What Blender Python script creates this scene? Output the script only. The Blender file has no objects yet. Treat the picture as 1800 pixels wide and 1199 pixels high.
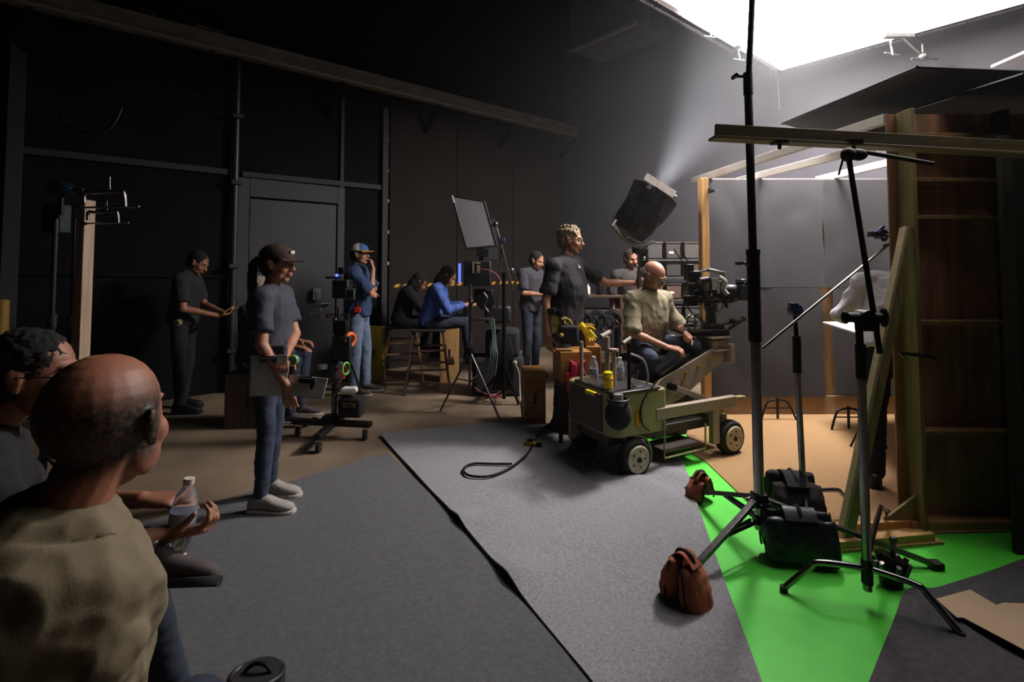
import bpy, bmesh, math, random
import numpy as np
from mathutils import Vector, Matrix, noise
random.seed(7)
rng = np.random.RandomState(7)
sc = bpy.context.scene
COL = sc.collection

# ------------------------------------------------------------------ camera
CAM_H, PITCH, FPX, PPX, PPY = 1.5, math.radians(2.5), 902.0, 900.0, 428.0
cam_d = bpy.data.cameras.new('camera'); cam = bpy.data.objects.new('camera', cam_d); COL.objects.link(cam)
cam_d.sensor_width = 36; cam_d.lens = FPX/1800*36
cam_d.shift_y = (PPY-599.5)/1800
cam_d.clip_start = .05
cam.location = (0, 0, CAM_H); cam.rotation_euler = (math.pi/2+PITCH, 0, 0)
sc.camera = cam
# ------------------------------------------------------------------ world, exposure
sc.view_settings.view_transform = 'Standard'; sc.view_settings.look = 'None'
sc.view_settings.gamma = 1; sc.view_settings.use_curve_mapping = False
sc.view_settings.exposure = 0.0
w = bpy.data.worlds.new('world'); sc.world = w; w.use_nodes = True
w.node_tree.nodes['Background'].inputs[0].default_value = (.7, .8, 1, 1)
w.node_tree.nodes['Background'].inputs[1].default_value = .004
sc.cycles.use_denoising = True
sc.cycles.volume_bounces = 0
sc.cycles.max_bounces = 6
sc.cycles.diffuse_bounces = 3
sc.cycles.sample_clamp_indirect = 4
HAZE = .012
# ------------------------------------------------------------------ lights
def light(name, kind, loc, direction, energy, color=(1, 1, 1), **kw):
    d = bpy.data.lights.new(name, kind); d.energy = energy; d.color = color
    for k, v in kw.items(): setattr(d, k, v)
    o = bpy.data.objects.new(name, d); COL.objects.link(o); o.location = loc
    o.rotation_euler = Vector(direction).to_track_quat('-Z', 'Y').to_euler()
    return o
U = Vector((math.cos(math.radians(40.6)), math.sin(math.radians(40.6)), 0))   # runs along the left wall, away
V = Vector((-U.y, U.x, 0))                                                    # runs along the back wall, to the left
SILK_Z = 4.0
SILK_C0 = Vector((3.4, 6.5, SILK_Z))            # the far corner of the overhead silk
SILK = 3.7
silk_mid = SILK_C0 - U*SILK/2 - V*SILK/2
sl = light('silk_bounce_standin', 'AREA', silk_mid-Vector((0, 0, .04)), (0, 0, -1), 165, (1, .93, .88), shape='RECTANGLE', size=3.5, size_y=3.5)  # added area lamp under the cloth, stands in for its bounced light
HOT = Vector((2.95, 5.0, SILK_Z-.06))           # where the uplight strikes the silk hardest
sh = light('silk_hot_standin', 'AREA', HOT, (0, 0, -1), 370, (1, .94, .9), shape='RECTANGLE', size=.7, size_y=.7)  # smaller added lamp, imitates the stronger bounce off the hot spot
for o in (sl, sh): o.rotation_euler = (0, 0, math.radians(40.6)); o.visible_camera = True  # camera-visible, so the added lamps themselves show as the white glow
LAMP = Vector((1.275, 4.95, 2.04)); LAMP_D = (Vector((2.6, 4.85, 4))-LAMP).normalized()
light('uplight', 'SPOT', LAMP+LAMP_D*.26, LAMP_D, 3200, (.95, .93, 1), spot_size=math.radians(55), spot_blend=.9, shadow_soft_size=.09)

# ------------------------------------------------------------------ pixels to points (1800 x 1199 frame)
def ray(px, py):
    x = (px-PPX)/FPX; y = -(py-PPY)/FPX
    c, s = math.cos(PITCH), math.sin(PITCH)
    return Vector((x, c - y*s, s + y*c))          # camera looks along +Y, pitched up
def P(px, py, Y):
    r = ray(px, py); return Vector((0, 0, CAM_H)) + r*(Y/r.y)
def G(px, py, z=0):
    r = ray(px, py); return Vector((0, 0, CAM_H)) + r*((z-CAM_H)/r.z)
def HIT(px, py, p0, n):
    r = ray(px, py); o = Vector((0, 0, CAM_H)); n = Vector(n)
    return o + r*((Vector(p0)-o).dot(n)/r.dot(n))

# ------------------------------------------------------------------ materials
MATS = {}
def srgb(h):
    if isinstance(h, str):
        v = [int(h[i:i+2], 16)/255 for i in (0, 2, 4)]
        return tuple(c/12.92 if c < .04045 else ((c+.055)/1.055)**2.4 for c in v)
    return h
def mat(name, col, rough=.7, metal=0, var=.12, scale=30, bump=.0, bscale=None, col2=None, stretch=None, trans=0, alpha=1, emit=None, estr=0, spec=None, coat=0, detail=4, sheen=0):
    if name in MATS: return MATS[name]
    m = bpy.data.materials.new(name); m.use_nodes = True
    nt = m.node_tree; b = nt.nodes['Principled BSDF']
    c = srgb(col); 
    b.inputs['Roughness'].default_value = rough; b.inputs['Metallic'].default_value = metal
    tc = nt.nodes.new('ShaderNodeTexCoord'); mp = nt.nodes.new('ShaderNodeMapping')
    nt.links.new(tc.outputs['Object'], mp.inputs[0])
    if stretch: mp.inputs['Scale'].default_value = stretch
    n = nt.nodes.new('ShaderNodeTexNoise'); n.inputs['Scale'].default_value = scale; n.inputs['Detail'].default_value = detail
    nt.links.new(mp.outputs[0], n.inputs[0])
    r = nt.nodes.new('ShaderNodeValToRGB')
    lo = srgb(col2) if col2 else tuple(max(0, x*(1-var)) for x in c)
    hi = c if col2 else tuple(min(1, x*(1+var)) for x in c)
    r.color_ramp.elements[0].color = (*lo, 1); r.color_ramp.elements[1].color = (*hi, 1)
    r.color_ramp.elements[0].position = .35; r.color_ramp.elements[1].position = .65
    nt.links.new(n.outputs[0], r.inputs[0]); nt.links.new(r.outputs[0], b.inputs['Base Color'])
    if bump:
        bp = nt.nodes.new('ShaderNodeBump'); bp.inputs['Strength'].default_value = min(1, bump); bp.inputs['Distance'].default_value = .004*max(1, bump)
        n2 = nt.nodes.new('ShaderNodeTexNoise'); n2.inputs['Scale'].default_value = bscale or scale*3; n2.inputs['Detail'].default_value = 3
        nt.links.new(mp.outputs[0], n2.inputs[0]); nt.links.new(n2.outputs[0], bp.inputs['Height']); nt.links.new(bp.outputs[0], b.inputs['Normal'])
    if trans: b.inputs['Transmission Weight'].default_value = trans; b.inputs['IOR'].default_value = 1.35
    if alpha < 1: b.inputs['Alpha'].default_value = alpha
    if emit: b.inputs['Emission Color'].default_value = (*srgb(emit), 1); b.inputs['Emission Strength'].default_value = estr
    if spec is not None: b.inputs['Specular IOR Level'].default_value = spec
    if coat: b.inputs['Coat Weight'].default_value = coat
    if sheen: b.inputs['Sheen Weight'].default_value = sheen
    MATS[name] = m; return m
M_BLACK = mat('black_metal', '131214', .45, .3)
M_BLKPL = mat('black_plastic', '18181a', .5)
M_BLKFAB = mat('black_cloth', '1b1a1c', .95, bump=.3, scale=60)
M_CHROME = mat('chrome_steel', 'b8b8bc', .18, 1, var=.05)
M_STEEL = mat('worn_steel', '6c6a6a', .35, .9, var=.2)
M_DKSTEEL = mat('dark_steel', '2d2c2e', .35, .85, var=.2)
M_PINE = mat('pine_wood', 'c49a62', .65, scale=6, stretch=(8, 8, .6), col2='ab8350', bump=.2)
M_PLY = mat('plywood', '9d7a4f', .7, scale=5, stretch=(6, 6, 1), col2='83633e', bump=.2)
M_DKWOOD = mat('stained_dark_wood', '4b3626', .7, scale=5, stretch=(7, 7, .7), col2='38281c', bump=.2)
M_APPLE = mat('birch_box_wood', 'a8793f', .5, scale=5, stretch=(1, 7, 7), col2='8f6331', bump=.15)
M_WHITE = mat('white_paint', 'cfcac4', .7, var=.05)
M_RUBBER = mat('rubber', '141414', .8)

# ------------------------------------------------------------------ mesh builder
def basis(d, up=(0, 0, 1)):
    d = Vector(d).normalized(); up = Vector(up)
    if abs(d.dot(up.normalized())) > .98: up = Vector((1, 0, 0)) if abs(d.x) < .9 else Vector((0, 1, 0))
    r = d.cross(up).normalized(); u = r.cross(d).normalized()
    return d, r, u
class MB:
    def __init__(s): s.v = []; s.f = []
    def add(s, vs, fs):
        o = len(s.v); s.v += [tuple(p) for p in vs]; s.f += [tuple(i+o for i in f) for f in fs]; return s
    def box(s, c, size, ax=None):
        c = Vector(c); X, Y, Z = ax if ax else (Vector((1, 0, 0)), Vector((0, 1, 0)), Vector((0, 0, 1)))
        a, b, d = [q/2 for q in size]
        vs = [c+X*i*a+Y*j*b+Z*k*d for i in (-1, 1) for j in (-1, 1) for k in (-1, 1)]
        return s.add(vs, [(0, 1, 3, 2), (4, 6, 7, 5), (0, 4, 5, 1), (2, 3, 7, 6), (0, 2, 6, 4), (1, 5, 7, 3)])
    def beam(s, p, q, w, h, up=(0, 0, 1)):
        p = Vector(p); q = Vector(q); d, r, u = basis(q-p, up)
        return s.box((p+q)/2, ((q-p).length, w, h), (d, r, u))
    def loft(s, rings, cap=True):
        n = len(rings[0]); vs = [p for r in rings for p in r]; fs = []
        for i in range(len(rings)-1):
            for j in range(n):
                a = i*n+j; b = i*n+(j+1) % n; fs.append((a, b, b+n, a+n))
        if cap: fs.append(tuple(range(n))[::-1]); fs.append(tuple((len(rings)-1)*n+j for j in range(n)))
        return s.add(vs, fs)
    def ring(s, c, X, Y, rx, ry, n=16, e=2.0):
        out = []
        for j in range(n):
            a = 2*math.pi*j/n; ca, sa = math.cos(a), math.sin(a)
            if e != 2: ca = math.copysign(abs(ca)**(2/e), ca); sa = math.copysign(abs(sa)**(2/e), sa)
            out.append(Vector(c)+X*(ca*rx)+Y*(sa*ry))
        return out
    def cyl(s, p, q, r, r2=None, n=14):
        p = Vector(p); q = Vector(q); d, a, b = basis(q-p); r2 = r if r2 is None else r2
        return s.loft([s.ring(p, b, a, r, r, n), s.ring(q, b, a, r2, r2, n)][::1])
    def lathe(s, prof, p, d=(0, 0, 1), n=20):           # prof: (r, h)
        p = Vector(p); d, a, b = basis(d)
        return s.loft([s.ring(p+d*h, b, a, max(r, 1e-4), max(r, 1e-4), n) for r, h in prof])
    def tube(s, pts, r, n=8, closed=False):
        pts = [Vector(p) for p in pts]; N = len(pts); rings = []
        prev = None
        for i in range(N):
            if closed: d = pts[(i+1) % N]-pts[i-1]
            else: d = pts[min(i+1, N-1)]-pts[max(i-1, 0)]
            d.normalize()
            if prev is None: _, a, b = basis(d)
            else:
                a = prev - d*prev.dot(d)
                a = a.normalized() if a.length > 1e-6 else basis(d)[1]
                b = a.cross(d).normalized()
            prev = a
            rr = r[i] if isinstance(r, (list, tuple)) else r
            rings.append(s.ring(pts[i], b, a, rr, rr, n))
        if closed: rings.append(rings[0]); return s.loft(rings, False)
        return s.loft(rings)
    def ell(s, c, r, ax=None, n=16, m=10):
        c = Vector(c); X, Y, Z = ax if ax else (Vector((1, 0, 0)), Vector((0, 1, 0)), Vector((0, 0, 1)))
        if not isinstance(r, (tuple, list)): r = (r, r, r)
        rings = []
        for i in range(1, m):
            t = math.pi*i/m
            rings.append([c+X*(r[0]*math.sin(t)*math.cos(2*math.pi*j/n))+Y*(r[1]*math.sin(t)*math.sin(2*math.pi*j/n))-Z*(r[2]*math.cos(t)) for j in range(n)])
        return s.loft(rings)
    def rcone(s, p, q, r, r2, n=14):
        p = Vector(p); q = Vector(q); d, a, b = basis(q-p); R = []
        for t in (-80, -50, -20): R.append(s.ring(p+d*r*math.sin(math.radians(t)), b, a, r*math.cos(math.radians(t)), r*math.cos(math.radians(t)), n))
        for t in (20, 50, 80): R.append(s.ring(q+d*r2*math.sin(math.radians(t)), b, a, r2*math.cos(math.radians(t)), r2*math.cos(math.radians(t)), n))
        return s.loft(R)
    def poly(s, pts, th, d=(0, 0, 1)):                   # flat outline with thickness
        pts = [Vector(p) for p in pts]; d = Vector(d)*th; n = len(pts)
        return s.add(pts+[p+d for p in pts], [tuple(range(n))[::-1], tuple(range(n, 2*n))]+[(i, (i+1) % n, (i+1) % n+n, i+n) for i in range(n)])
    def torus(s, c, axis, R, r, n=28, m=8, a0=0, a1=360):
        d, a, b = basis(axis); k = n if a1-a0 >= 360 else n+1
        pts = [Vector(c)+a*R*math.cos(math.radians(a0+(a1-a0)*i/n))+b*R*math.sin(math.radians(a0+(a1-a0)*i/n)) for i in range(k)]
        return s.tube(pts, r, m, closed=a1-a0 >= 360)
    def sheet(s, O, A, B, na, nb, f=None, th=.004):      # rectangular cloth with real thickness; f(i,j)->offset
        O, A, B = Vector(O), Vector(A), Vector(B); N = A.cross(B).normalized(); top = []
        for i in range(na+1):
            for j in range(nb+1):
                u, v = i/na, j/nb; top.append(O+A*u+B*v+(f(u, v) if f else Vector()))
        bot = [p-N*th for p in top]; K = (na+1)*(nb+1); fs = []
        idx = lambda i, j: i*(nb+1)+j
        for i in range(na):
            for j in range(nb):
                q = (idx(i, j), idx(i+1, j), idx(i+1, j+1), idx(i, j+1)); fs.append(q); fs.append(tuple(x+K for x in q[::-1]))
        for i in range(na):
            for j in (0, nb): a, b = idx(i, j), idx(i+1, j); fs.append((a, b, b+K, a+K) if j else (b, a, a+K, b+K))
        for j in range(nb):
            for i in (0, na): a, b = idx(i, j), idx(i, j+1); fs.append((b, a, a+K, b+K) if i else (a, b, b+K, a+K))
        return s.add(top+bot, fs)

def mesh_from(name, mb, material, smooth=True, angle=40, xf=None):
    me = bpy.data.meshes.new(name)
    vs = mb.v if xf is None else [tuple(xf @ Vector(p)) for p in mb.v]
    me.from_pydata(vs, [], mb.f); me.update()
    bm = bmesh.new(); bm.from_mesh(me); bmesh.ops.recalc_face_normals(bm, faces=bm.faces); bm.to_mesh(me); bm.free()
    if smooth: me.shade_smooth(); me.set_sharp_from_angle(angle=math.radians(angle))
    me.materials.append(material); return me
def remesh(mb, voxel, smooth=4, xf=None, fn=None):
    me = bpy.data.meshes.new('tmp'); me.from_pydata(mb.v, [], mb.f); me.update()
    bm = bmesh.new(); bm.from_mesh(me); bmesh.ops.recalc_face_normals(bm, faces=bm.faces); bm.to_mesh(me); bm.free()
    o = bpy.data.objects.new('tmp', me); COL.objects.link(o)
    m = o.modifiers.new('r', 'REMESH'); m.mode = 'VOXEL'; m.voxel_size = voxel
    if smooth: s = o.modifiers.new('s', 'SMOOTH'); s.iterations = smooth; s.factor = .5
    dg = bpy.context.evaluated_depsgraph_get(); ev = o.evaluated_get(dg)
    out = bpy.data.meshes.new_from_object(ev); bpy.data.objects.remove(o); bpy.data.meshes.remove(me)
    if fn:
        n = len(out.vertices); co = np.empty(n*3); out.vertices.foreach_get('co', co); no = np.empty(n*3); out.vertices.foreach_get('normal', no)
        co = fn(co.reshape(-1, 3), no.reshape(-1, 3)); out.vertices.foreach_set('co', co.ravel()); out.update()
    out.shade_smooth(); return out
def setp(o, label=None, cat=None, group=None, kind=None):
    if label: o['label'] = label
    if cat: o['category'] = cat
    if group: o['group'] = group
    if kind: o['kind'] = kind
    return o
class T:
    """a thing: an Empty at its base that parents its parts; parts are modelled in world space unless local=True"""
    def __init__(s, name, label, cat, loc=(0, 0, 0), rotz=0, group=None):
        s.o = bpy.data.objects.new(name, None); COL.objects.link(s.o); s.o.empty_display_size = .1
        s.o.location = loc; s.o.rotation_euler = (0, 0, math.radians(rotz)); setp(s.o, label, cat, group)
        s.m = Matrix.Translation(Vector(loc)) @ Matrix.Rotation(math.radians(rotz), 4, 'Z'); s.inv = s.m.inverted()
    def W(s, *p): return s.m @ Vector(p)
    def part(s, name, mb, material, parent=None, label=None, local=False, bevel=0, smooth=True, angle=40, kind=None):
        if isinstance(mb, MB): me = mesh_from(name, mb, material, smooth, angle, None if local else s.inv)
        else:
            me = mb; me.materials.clear(); me.materials.append(material)
            if not local: me.transform(s.inv)
        o = bpy.data.objects.new(name, me); COL.objects.link(o); o.parent = parent or s.o
        if bevel: b = o.modifiers.new('b', 'BEVEL'); b.width = bevel; b.segments = 2; b.limit_method = 'ANGLE'
        if label: o['label'] = label
        if kind: o['kind'] = kind
        return o
def single(name, mb, material, label=None, cat=None, group=None, kind=None, bevel=0, smooth=True, angle=40, origin=None):
    vs = np.array(mb.v); c = Vector((vs[:, 0].mean(), vs[:, 1].mean(), vs[:, 2].min())) if origin is None else Vector(origin)
    me = mesh_from(name, mb, material, smooth, angle, Matrix.Translation(-c))
    o = bpy.data.objects.new(name, me); COL.objects.link(o); o.location = c; setp(o, label, cat, group, kind)
    if bevel: b = o.modifiers.new('b', 'BEVEL'); b.width = bevel; b.segments = 2; b.limit_method = 'ANGLE'
    return o
def subpart(parent, name, mb, material, **k):
    me = mesh_from(name, mb, material); o = bpy.data.objects.new(name, me); COL.objects.link(o)
    o.parent = parent; o.location = -parent.location if parent.parent is None else (0, 0, 0)
    return o
def arc(c, r, a0, a1, n, X, Y): return [Vector(c)+Vector(X)*r*math.cos(math.radians(a0+(a1-a0)*i/n))+Vector(Y)*r*math.sin(math.radians(a0+(a1-a0)*i/n)) for i in range(n+1)]
def nz(p, s=1.0, o=0.0): return noise.noise(Vector((p[0]*s+o, p[1]*s+o*1.7, p[2]*s-o)))
def spline(pts, k=6):
    pts = [Vector(p) for p in pts]; out = []
    for i in range(len(pts)-1):
        p0 = pts[max(i-1, 0)]; p1 = pts[i]; p2 = pts[i+1]; p3 = pts[min(i+2, len(pts)-1)]
        for j in range(k):
            t = j/k; out.append(.5*((2*p1)+(p2-p0)*t+(2*p0-5*p1+4*p2-p3)*t*t+(3*p1-p0-3*p2+p3)*t**3))
    out.append(pts[-1]); return out
# ================================================================== SETTING
M_CONC = mat('concrete_floor', '8d7a66', .55, scale=1.3, col2='665848', bump=.25, bscale=9, detail=8)
M_WALLBLK = mat('black_painted_wall', '131216', .85, spec=.12, scale=3, var=.2, bump=.3, bscale=12)
M_WALLBRN = mat('dark_brown_wall', '27221f', .85, spec=.2, scale=2, var=.15, bump=.3, bscale=12)
M_WALLGREY = mat('dark_grey_wall', '403e44', .9, scale=2, var=.08)
M_BATTEN = mat('grey_painted_batten', '2c2a2f', .7, scale=8)
M_DOOR = mat('charcoal_door_paint', '302f33', .6, scale=5, var=.08)
W0 = G(985, 605)                     # the far corner of the stage, on the floor
NL = Vector((U.y, -U.x, 0))          # out of the left wall into the room
def L(px, py, off=0): return HIT(px, py, W0+NL*off, NL)
def sz(p): return (p-W0).dot(U), p.z
def LW(s, off, z): return W0+U*s+NL*off+Vector((0, 0, z))
AXL = (U, NL, Vector((0, 0, 1)))

b = MB().box((0, 4, -.1), (26, 26, .2)); single('floor', b, M_CONC, 'worn brown concrete stage floor', kind='structure')
b = MB().box(LW(-7, -.1, 3.5), (14, .2, 7), AXL); single('wall_left', b, M_WALLBLK, 'black painted stage wall behind the crew', kind='structure')
b = MB().box(W0-V*6.5+U*.1+Vector((0, 0, 3.5)), (.2, 13.4, 7), (U, V, Vector((0, 0, 1)))); single('wall_back', b, M_WALLGREY, 'dark grey stage wall behind the set', kind='structure')
b = MB().box((0, 4, 7.1), (26, 26, .2)); single('ceiling', b, M_WALLBLK, 'black stage ceiling', kind='structure')

# brown wall field, right of the steel post, proud of the black wall
s0, _ = sz(L(682, 400)); s1 = -.03
TW = T('trim_1', 'brown fibre boards on the left wall beyond the steel post', None, LW(s0, 0, 0)); TW.o['kind'] = 'structure'
nb = 3
for i in range(nb):
    a = s0+(s1-s0)*i/nb; c = s0+(s1-s0)*(i+1)/nb
    b = MB().box(LW((a+c)/2, .02, 2.0), (c-a-.012, .036, 4.0), AXL); TW.part('wall_board', b, M_WALLBRN, bevel=.003)
# framing battens of the black wall
def wall_strip(name, pa, pb, w, d, m, label=None, off=0.0):
    A = L(*pa, d/2+off); B = L(*pb, d/2+off)
    b = MB().beam(A, B, d, w, up=(0, 0, 1)) if abs(A.z-B.z) < abs((A-B).dot(U)) else MB().box((A+B)/2, (w, d, abs(A.z-B.z)), AXL)
    return single(name, b, m, label, kind='structure', bevel=.004)
wall_strip('trim_2', (20, 262), (405, 303), .07, .05, M_BATTEN, 'grey horizontal batten across the black wall')
wall_strip('trim_3', (425, 306), (672, 330), .07, .05, M_BATTEN, 'grey batten above the charcoal door')
wall_strip('trim_4', (601, 172), (597, 640), .05, .05, M_BATTEN, 'grey upright right of the door')
wall_strip('trim_5', (678, 190), (672, 655), .09, .06, M_BATTEN, 'grey upright where black wall meets brown boards', off=.02)
wall_strip('trim_6', (20, 480), (405, 487), .03, .03, M_WALLBLK, 'black batten at chest height on the black wall')
wall_strip('trim_7', (22, 60), (18, 740), .12, .08, M_BATTEN, 'dark upright near the left end of the wall')
# steel pipe up the wall
A = L(413, 100, .1); B = L(405, 695, .1); A.x, A.y = B.x, B.y
tp = T('wall_pipe', 'grey steel pipe running up the wall left of the charcoal door', 'pipe', (B.x, B.y, 0))
tp.part('pipe', MB().cyl((B.x, B.y, 0), (A.x, A.y, A.z), .035), mat('pipe_grey', '4a484d', .4, .5))
for z in (.5, 1.5, 2.5, 3.3):
    tp.part('clamp', MB().box((B.x, B.y, z), (.12, .14, .05), AXL), M_BATTEN, bevel=.004)
tp.part('collar', MB().cyl((B.x, B.y, 1.02), (B.x, B.y, 1.1), .05), M_STEEL)
# door
sa, zt = sz(L(436, 350)); sb, _ = sz(L(590, 365)); zt = 2.33
TD = T('door_1', 'charcoal stage door in a grey frame', None, LW(sa, 0, 0)); TD.o['kind'] = 'structure'
dl = TD.part('door_leaf', MB().box(LW((sa+sb)/2, .03, zt/2), (sb-sa-.02, .05, zt), AXL), M_DOOR, bevel=.004)
TD.part('door_handle', MB().cyl(LW(sb-.1, .06, 1.0), LW(sb-.1, .12, 1.0), .014).cyl(LW(sb-.1, .12, 1.0), LW(sb-.22, .12, 1.0), .01), M_STEEL, parent=dl)
for z in (.3, 1.2, 2.1): TD.part('hinge', MB().cyl(LW(sa+.01, .065, z), LW(sa+.01, .065, z+.13), .014), M_BLACK, parent=dl)
for (a, c, z0, z1) in ((sa-.13, sa, 0, zt+.25), (sb, sb+.1, 0, zt+.25), (sa, sb, zt+.02, zt+.25)):
    TD.part('door_frame', MB().box(LW((a+c)/2, .035, (z0+z1)/2), (c-a, .08, z1-z0), AXL), mat('frame_grey', '353339', .65), bevel=.005)
# light switch and conduit ring beside door
p = L(556, 517, .12); single('wall_switch', MB().box(p, (.1, .05, .15), AXL).box(p+NL*.03, (.04, .02, .07), AXL), mat('switch_grey', '77767c', .5), 'grey switch box on the wall right of the charcoal door', 'switch', bevel=.003)
# long ledge over the wall
E0 = L(50, 2, .5); E1 = L(990, 232, .5); zb = 4.0
E0.z = E1.z = zb
s0 = (E0-W0).dot(U)-1.2; s1 = -.05
TB = T('trim_8', 'long timber ledge running high along the left wall', None, LW(s0, 0, zb)); TB.o['kind'] = 'structure'
M_LEDGE = mat('dusty_ledge_timber', '857e70', .75, scale=4, stretch=(1, 1, 6), col2='6a6459')
TB.part('fascia', MB().box(LW((s0+s1)/2, .5, zb+.0), (s1-s0, .05, .2), AXL), M_LEDGE, bevel=.006)
for k in range(5): TB.part('plank', MB().box(LW((s0+s1)/2, .44-.09*k, zb+.05+.0*k), (s1-s0, .075, .03), AXL), M_LEDGE)
TB.part('flange', MB().box(LW((s0+s1)/2, .53, zb-.09), (s1-s0, .07, .015), AXL), mat('flange_grey', 'a8a294', .5, .3))
for k in range(6): TB.part('bracket', MB().beam(LW(s0+1.2+k*1.5, .0, zb-.45), LW(s0+1.2+k*1.5, .46, zb-.08), .05, .05), M_WALLBLK)
# white marks down the brown board edge
for k, y in enumerate((245, 300, 353, 408, 463)):
    single('wall_clip', MB().box(L(682, y, .055), (.03, .012, .045), AXL), mat('clip_white', 'a7a6a2', .5), ['white clip on the brown board edge, topmost of five', 'white clip on the brown board edge, second from the top', 'white clip on the brown board edge, middle of five', 'white clip on the brown board edge, second from the bottom', 'white clip on the brown board edge, lowest of five'][k], 'clip', 'white clips down the brown board edge', bevel=.002)
# hazard tape
A = L(690, 503, .045); B = L(916, 496, .045); A.z = B.z = (A.z+B.z)/2
n = 46; tt = T('hazard_tape', 'yellow and black striped tape stuck along the brown wall', 'tape', (A+B)/2)
tt.part('tape_band', MB().beam(A, B, .004, .05), mat('tape_black', '15130f', .5))
yb = MB()
Lt = (B-A).length
for k in range(int(Lt/.14)):
    o = A+U*(.14*k+.02)+NL*.0035
    q = [o+Vector((0, 0, -.025)), o+U*.07+Vector((0, 0, -.025)), o+U*.11+Vector((0, 0, .025)), o+U*.04+Vector((0, 0, .025))]
    yb.poly(q, .001, NL)
tt.part('yellow_stripe', yb, mat('tape_yellow', 'd79a1e', .5), kind='stuff')
# wire loop hung on the black wall
single('wall_cable', MB().tube(spline([L(110, 200, .03), L(125, 222, .03), L(160, 232, .04), L(195, 225, .03), L(215, 190, .03)]), .008), M_DKSTEEL, 'thin dark cable drooping on the upper left wall', 'cable')
# things on the ledge
for k, (px, py, w_, h_) in enumerate(((258, 10, .13, .14), (328, 30, .24, .2), (446, 38, .12, .12))):
    s_, _ = sz(L(px, py, .3)); t = T('ledge_fixture', ['pale small box standing on the high ledge, leftmost', 'wide dark lamp housing on the high ledge, middle of three', 'small dark box on the high ledge, rightmost'][k], 'fixture', LW(s_, .3, zb+.065), group='boxes on the high ledge')
    t.part('housing', MB().box(LW(s_, .3, zb+.065+h_/2), (w_, .14, h_), AXL), mat('fixture_grey%d' % k, ['6d6b68', '302e2d', '3a3838'][k], .6), bevel=.01)
    t.part('lens', MB().cyl(LW(s_, .37, zb+.065+h_/2), LW(s_, .4, zb+.065+h_/2), h_*.32), M_DKSTEEL)
t = T('ledge_lamp', 'small silver lamp tube lying on the high ledge edge', 'lamp', LW(sz(L(372, 44, .45))[0], .45, zb+.1))
s_ = sz(L(372, 44, .45))[0]
t.part('tube', MB().cyl(LW(s_-.16, .45, zb+.15), LW(s_+.14, .45, zb+.15), .035), M_STEEL)
t.part('cap', MB().cyl(LW(s_+.14, .45, zb+.15), LW(s_+.17, .45, zb+.15), .045), M_BLACK)
t.part('foot', MB().box(LW(s_, .45, zb+.11), (.06, .06, .05), AXL), M_BLACK)
# duct on the back wall
NB = -U
def BK(px, py, off=0): return HIT(px, py, W0+NB*off, NB)
td = T('air_duct', 'large grey air duct running out of the upper back wall', 'duct', (0, 0, 0))
a = BK(1003, 88, .9); c = BK(1117, 42, .9)
zl = min(a.z, c.z); zl = (a.z+c.z)/2
ax = (V, U, Vector((0, 0, 1)))
mid = (a+c)/2; wd = (a-c).length
mid.z = zl+.45
td.o.location = mid; td.m = Matrix.Translation(mid); td.inv = td.m.inverted()
MD = mat('duct_grey', '6a686e', .6, .2)
td.part('duct_body', MB().box(mid+U*.4, (wd, .8, .9), ax), MD, bevel=.01)
td.part('duct_lip', MB().box(mid+Vector((0, 0, -.46))-U*.02, (wd+.06, .08, .05), ax), mat('duct_lip', '94929a', .5, .2))
for k in range(3): td.part('duct_seam', MB().box(mid+U*(.15+.28*k)+Vector((0, 0, 0)), (wd+.03, .03, .93), ax), MD)
pA = BK(985, 12, .2); pB = BK(1008, 2, .2)
single('wall_bar', MB().beam(pA, pB, .04, .05), M_STEEL, 'short pale steel bar at the top of the corner left of the duct', 'bar')

# ------------------------------------------------------------------ floor coverings
def ground_poly(pts): return [Vector(G(*p)) for p in pts]
def tess(outline, step, zf, th):
    """flat polygon filled with a grid so that it can ripple; solid with thickness"""
    bm = bmesh.new(); vs = [bm.verts.new(p) for p in outline]; bm.faces.new(vs)
    xs = [p.x for p in outline]; ys = [p.y for p in outline]
    x = min(xs)+step
    while x < max(xs):
        bmesh.ops.bisect_plane(bm, geom=bm.verts[:]+bm.edges[:]+bm.faces[:], plane_co=(x, 0, 0), plane_no=(1, 0, 0)); x += step
    y = min(ys)+step
    while y < max(ys):
        bmesh.ops.bisect_plane(bm, geom=bm.verts[:]+bm.edges[:]+bm.faces[:], plane_co=(0, y, 0), plane_no=(0, 1, 0)); y += step
    bm.verts.index_update(); top = [v.co.copy() for v in bm.verts]; K = len(top)
    for v in top: v.z = th+zf(v)
    fs = [tuple(v.index for v in f.verts) for f in bm.faces]
    be = [(e.verts[0].index, e.verts[1].index) for e in bm.edges if len(e.link_faces) == 1]; bm.free()
    m = MB(); m.add(top+[Vector((v.x, v.y, v.z-th+.0006)) for v in top], fs+[tuple(i+K for i in f[::-1]) for f in fs]+[(a, c, c+K, a+K) for a, c in be]); return m
M_CARPL = mat('charcoal_felt_carpet', '4a4a4e', .95, scale=55, var=.22, bump=.8, bscale=350, sheen=.2)
M_CARPM = mat('grey_felt_carpet', '828186', .95, scale=75, var=.22, bump=.9, bscale=300, sheen=.2, detail=8)
M_CARPR = mat('dark_grey_carpet', '4e4c50', .95, scale=40, var=.2, bump=.8, bscale=300)
M_GREEN = mat('chroma_green_paint', '4fd438', .6, scale=8, var=.04)
M_TAN = mat('tan_set_carpet', '94744f', .95, scale=60, var=.08, bump=.6, bscale=400)
z0 = lambda v: 0
gp = [G(1120, 765), G(1270, 765), Vector((7, 4.4, 0)), Vector((7, 1.3, 0)), G(1300, 1400)]
single('green_floor', tess(gp, 1.0, z0, .004), M_GREEN, 'bright chroma green floor sheet under the stands', 'floor sheet')
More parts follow.
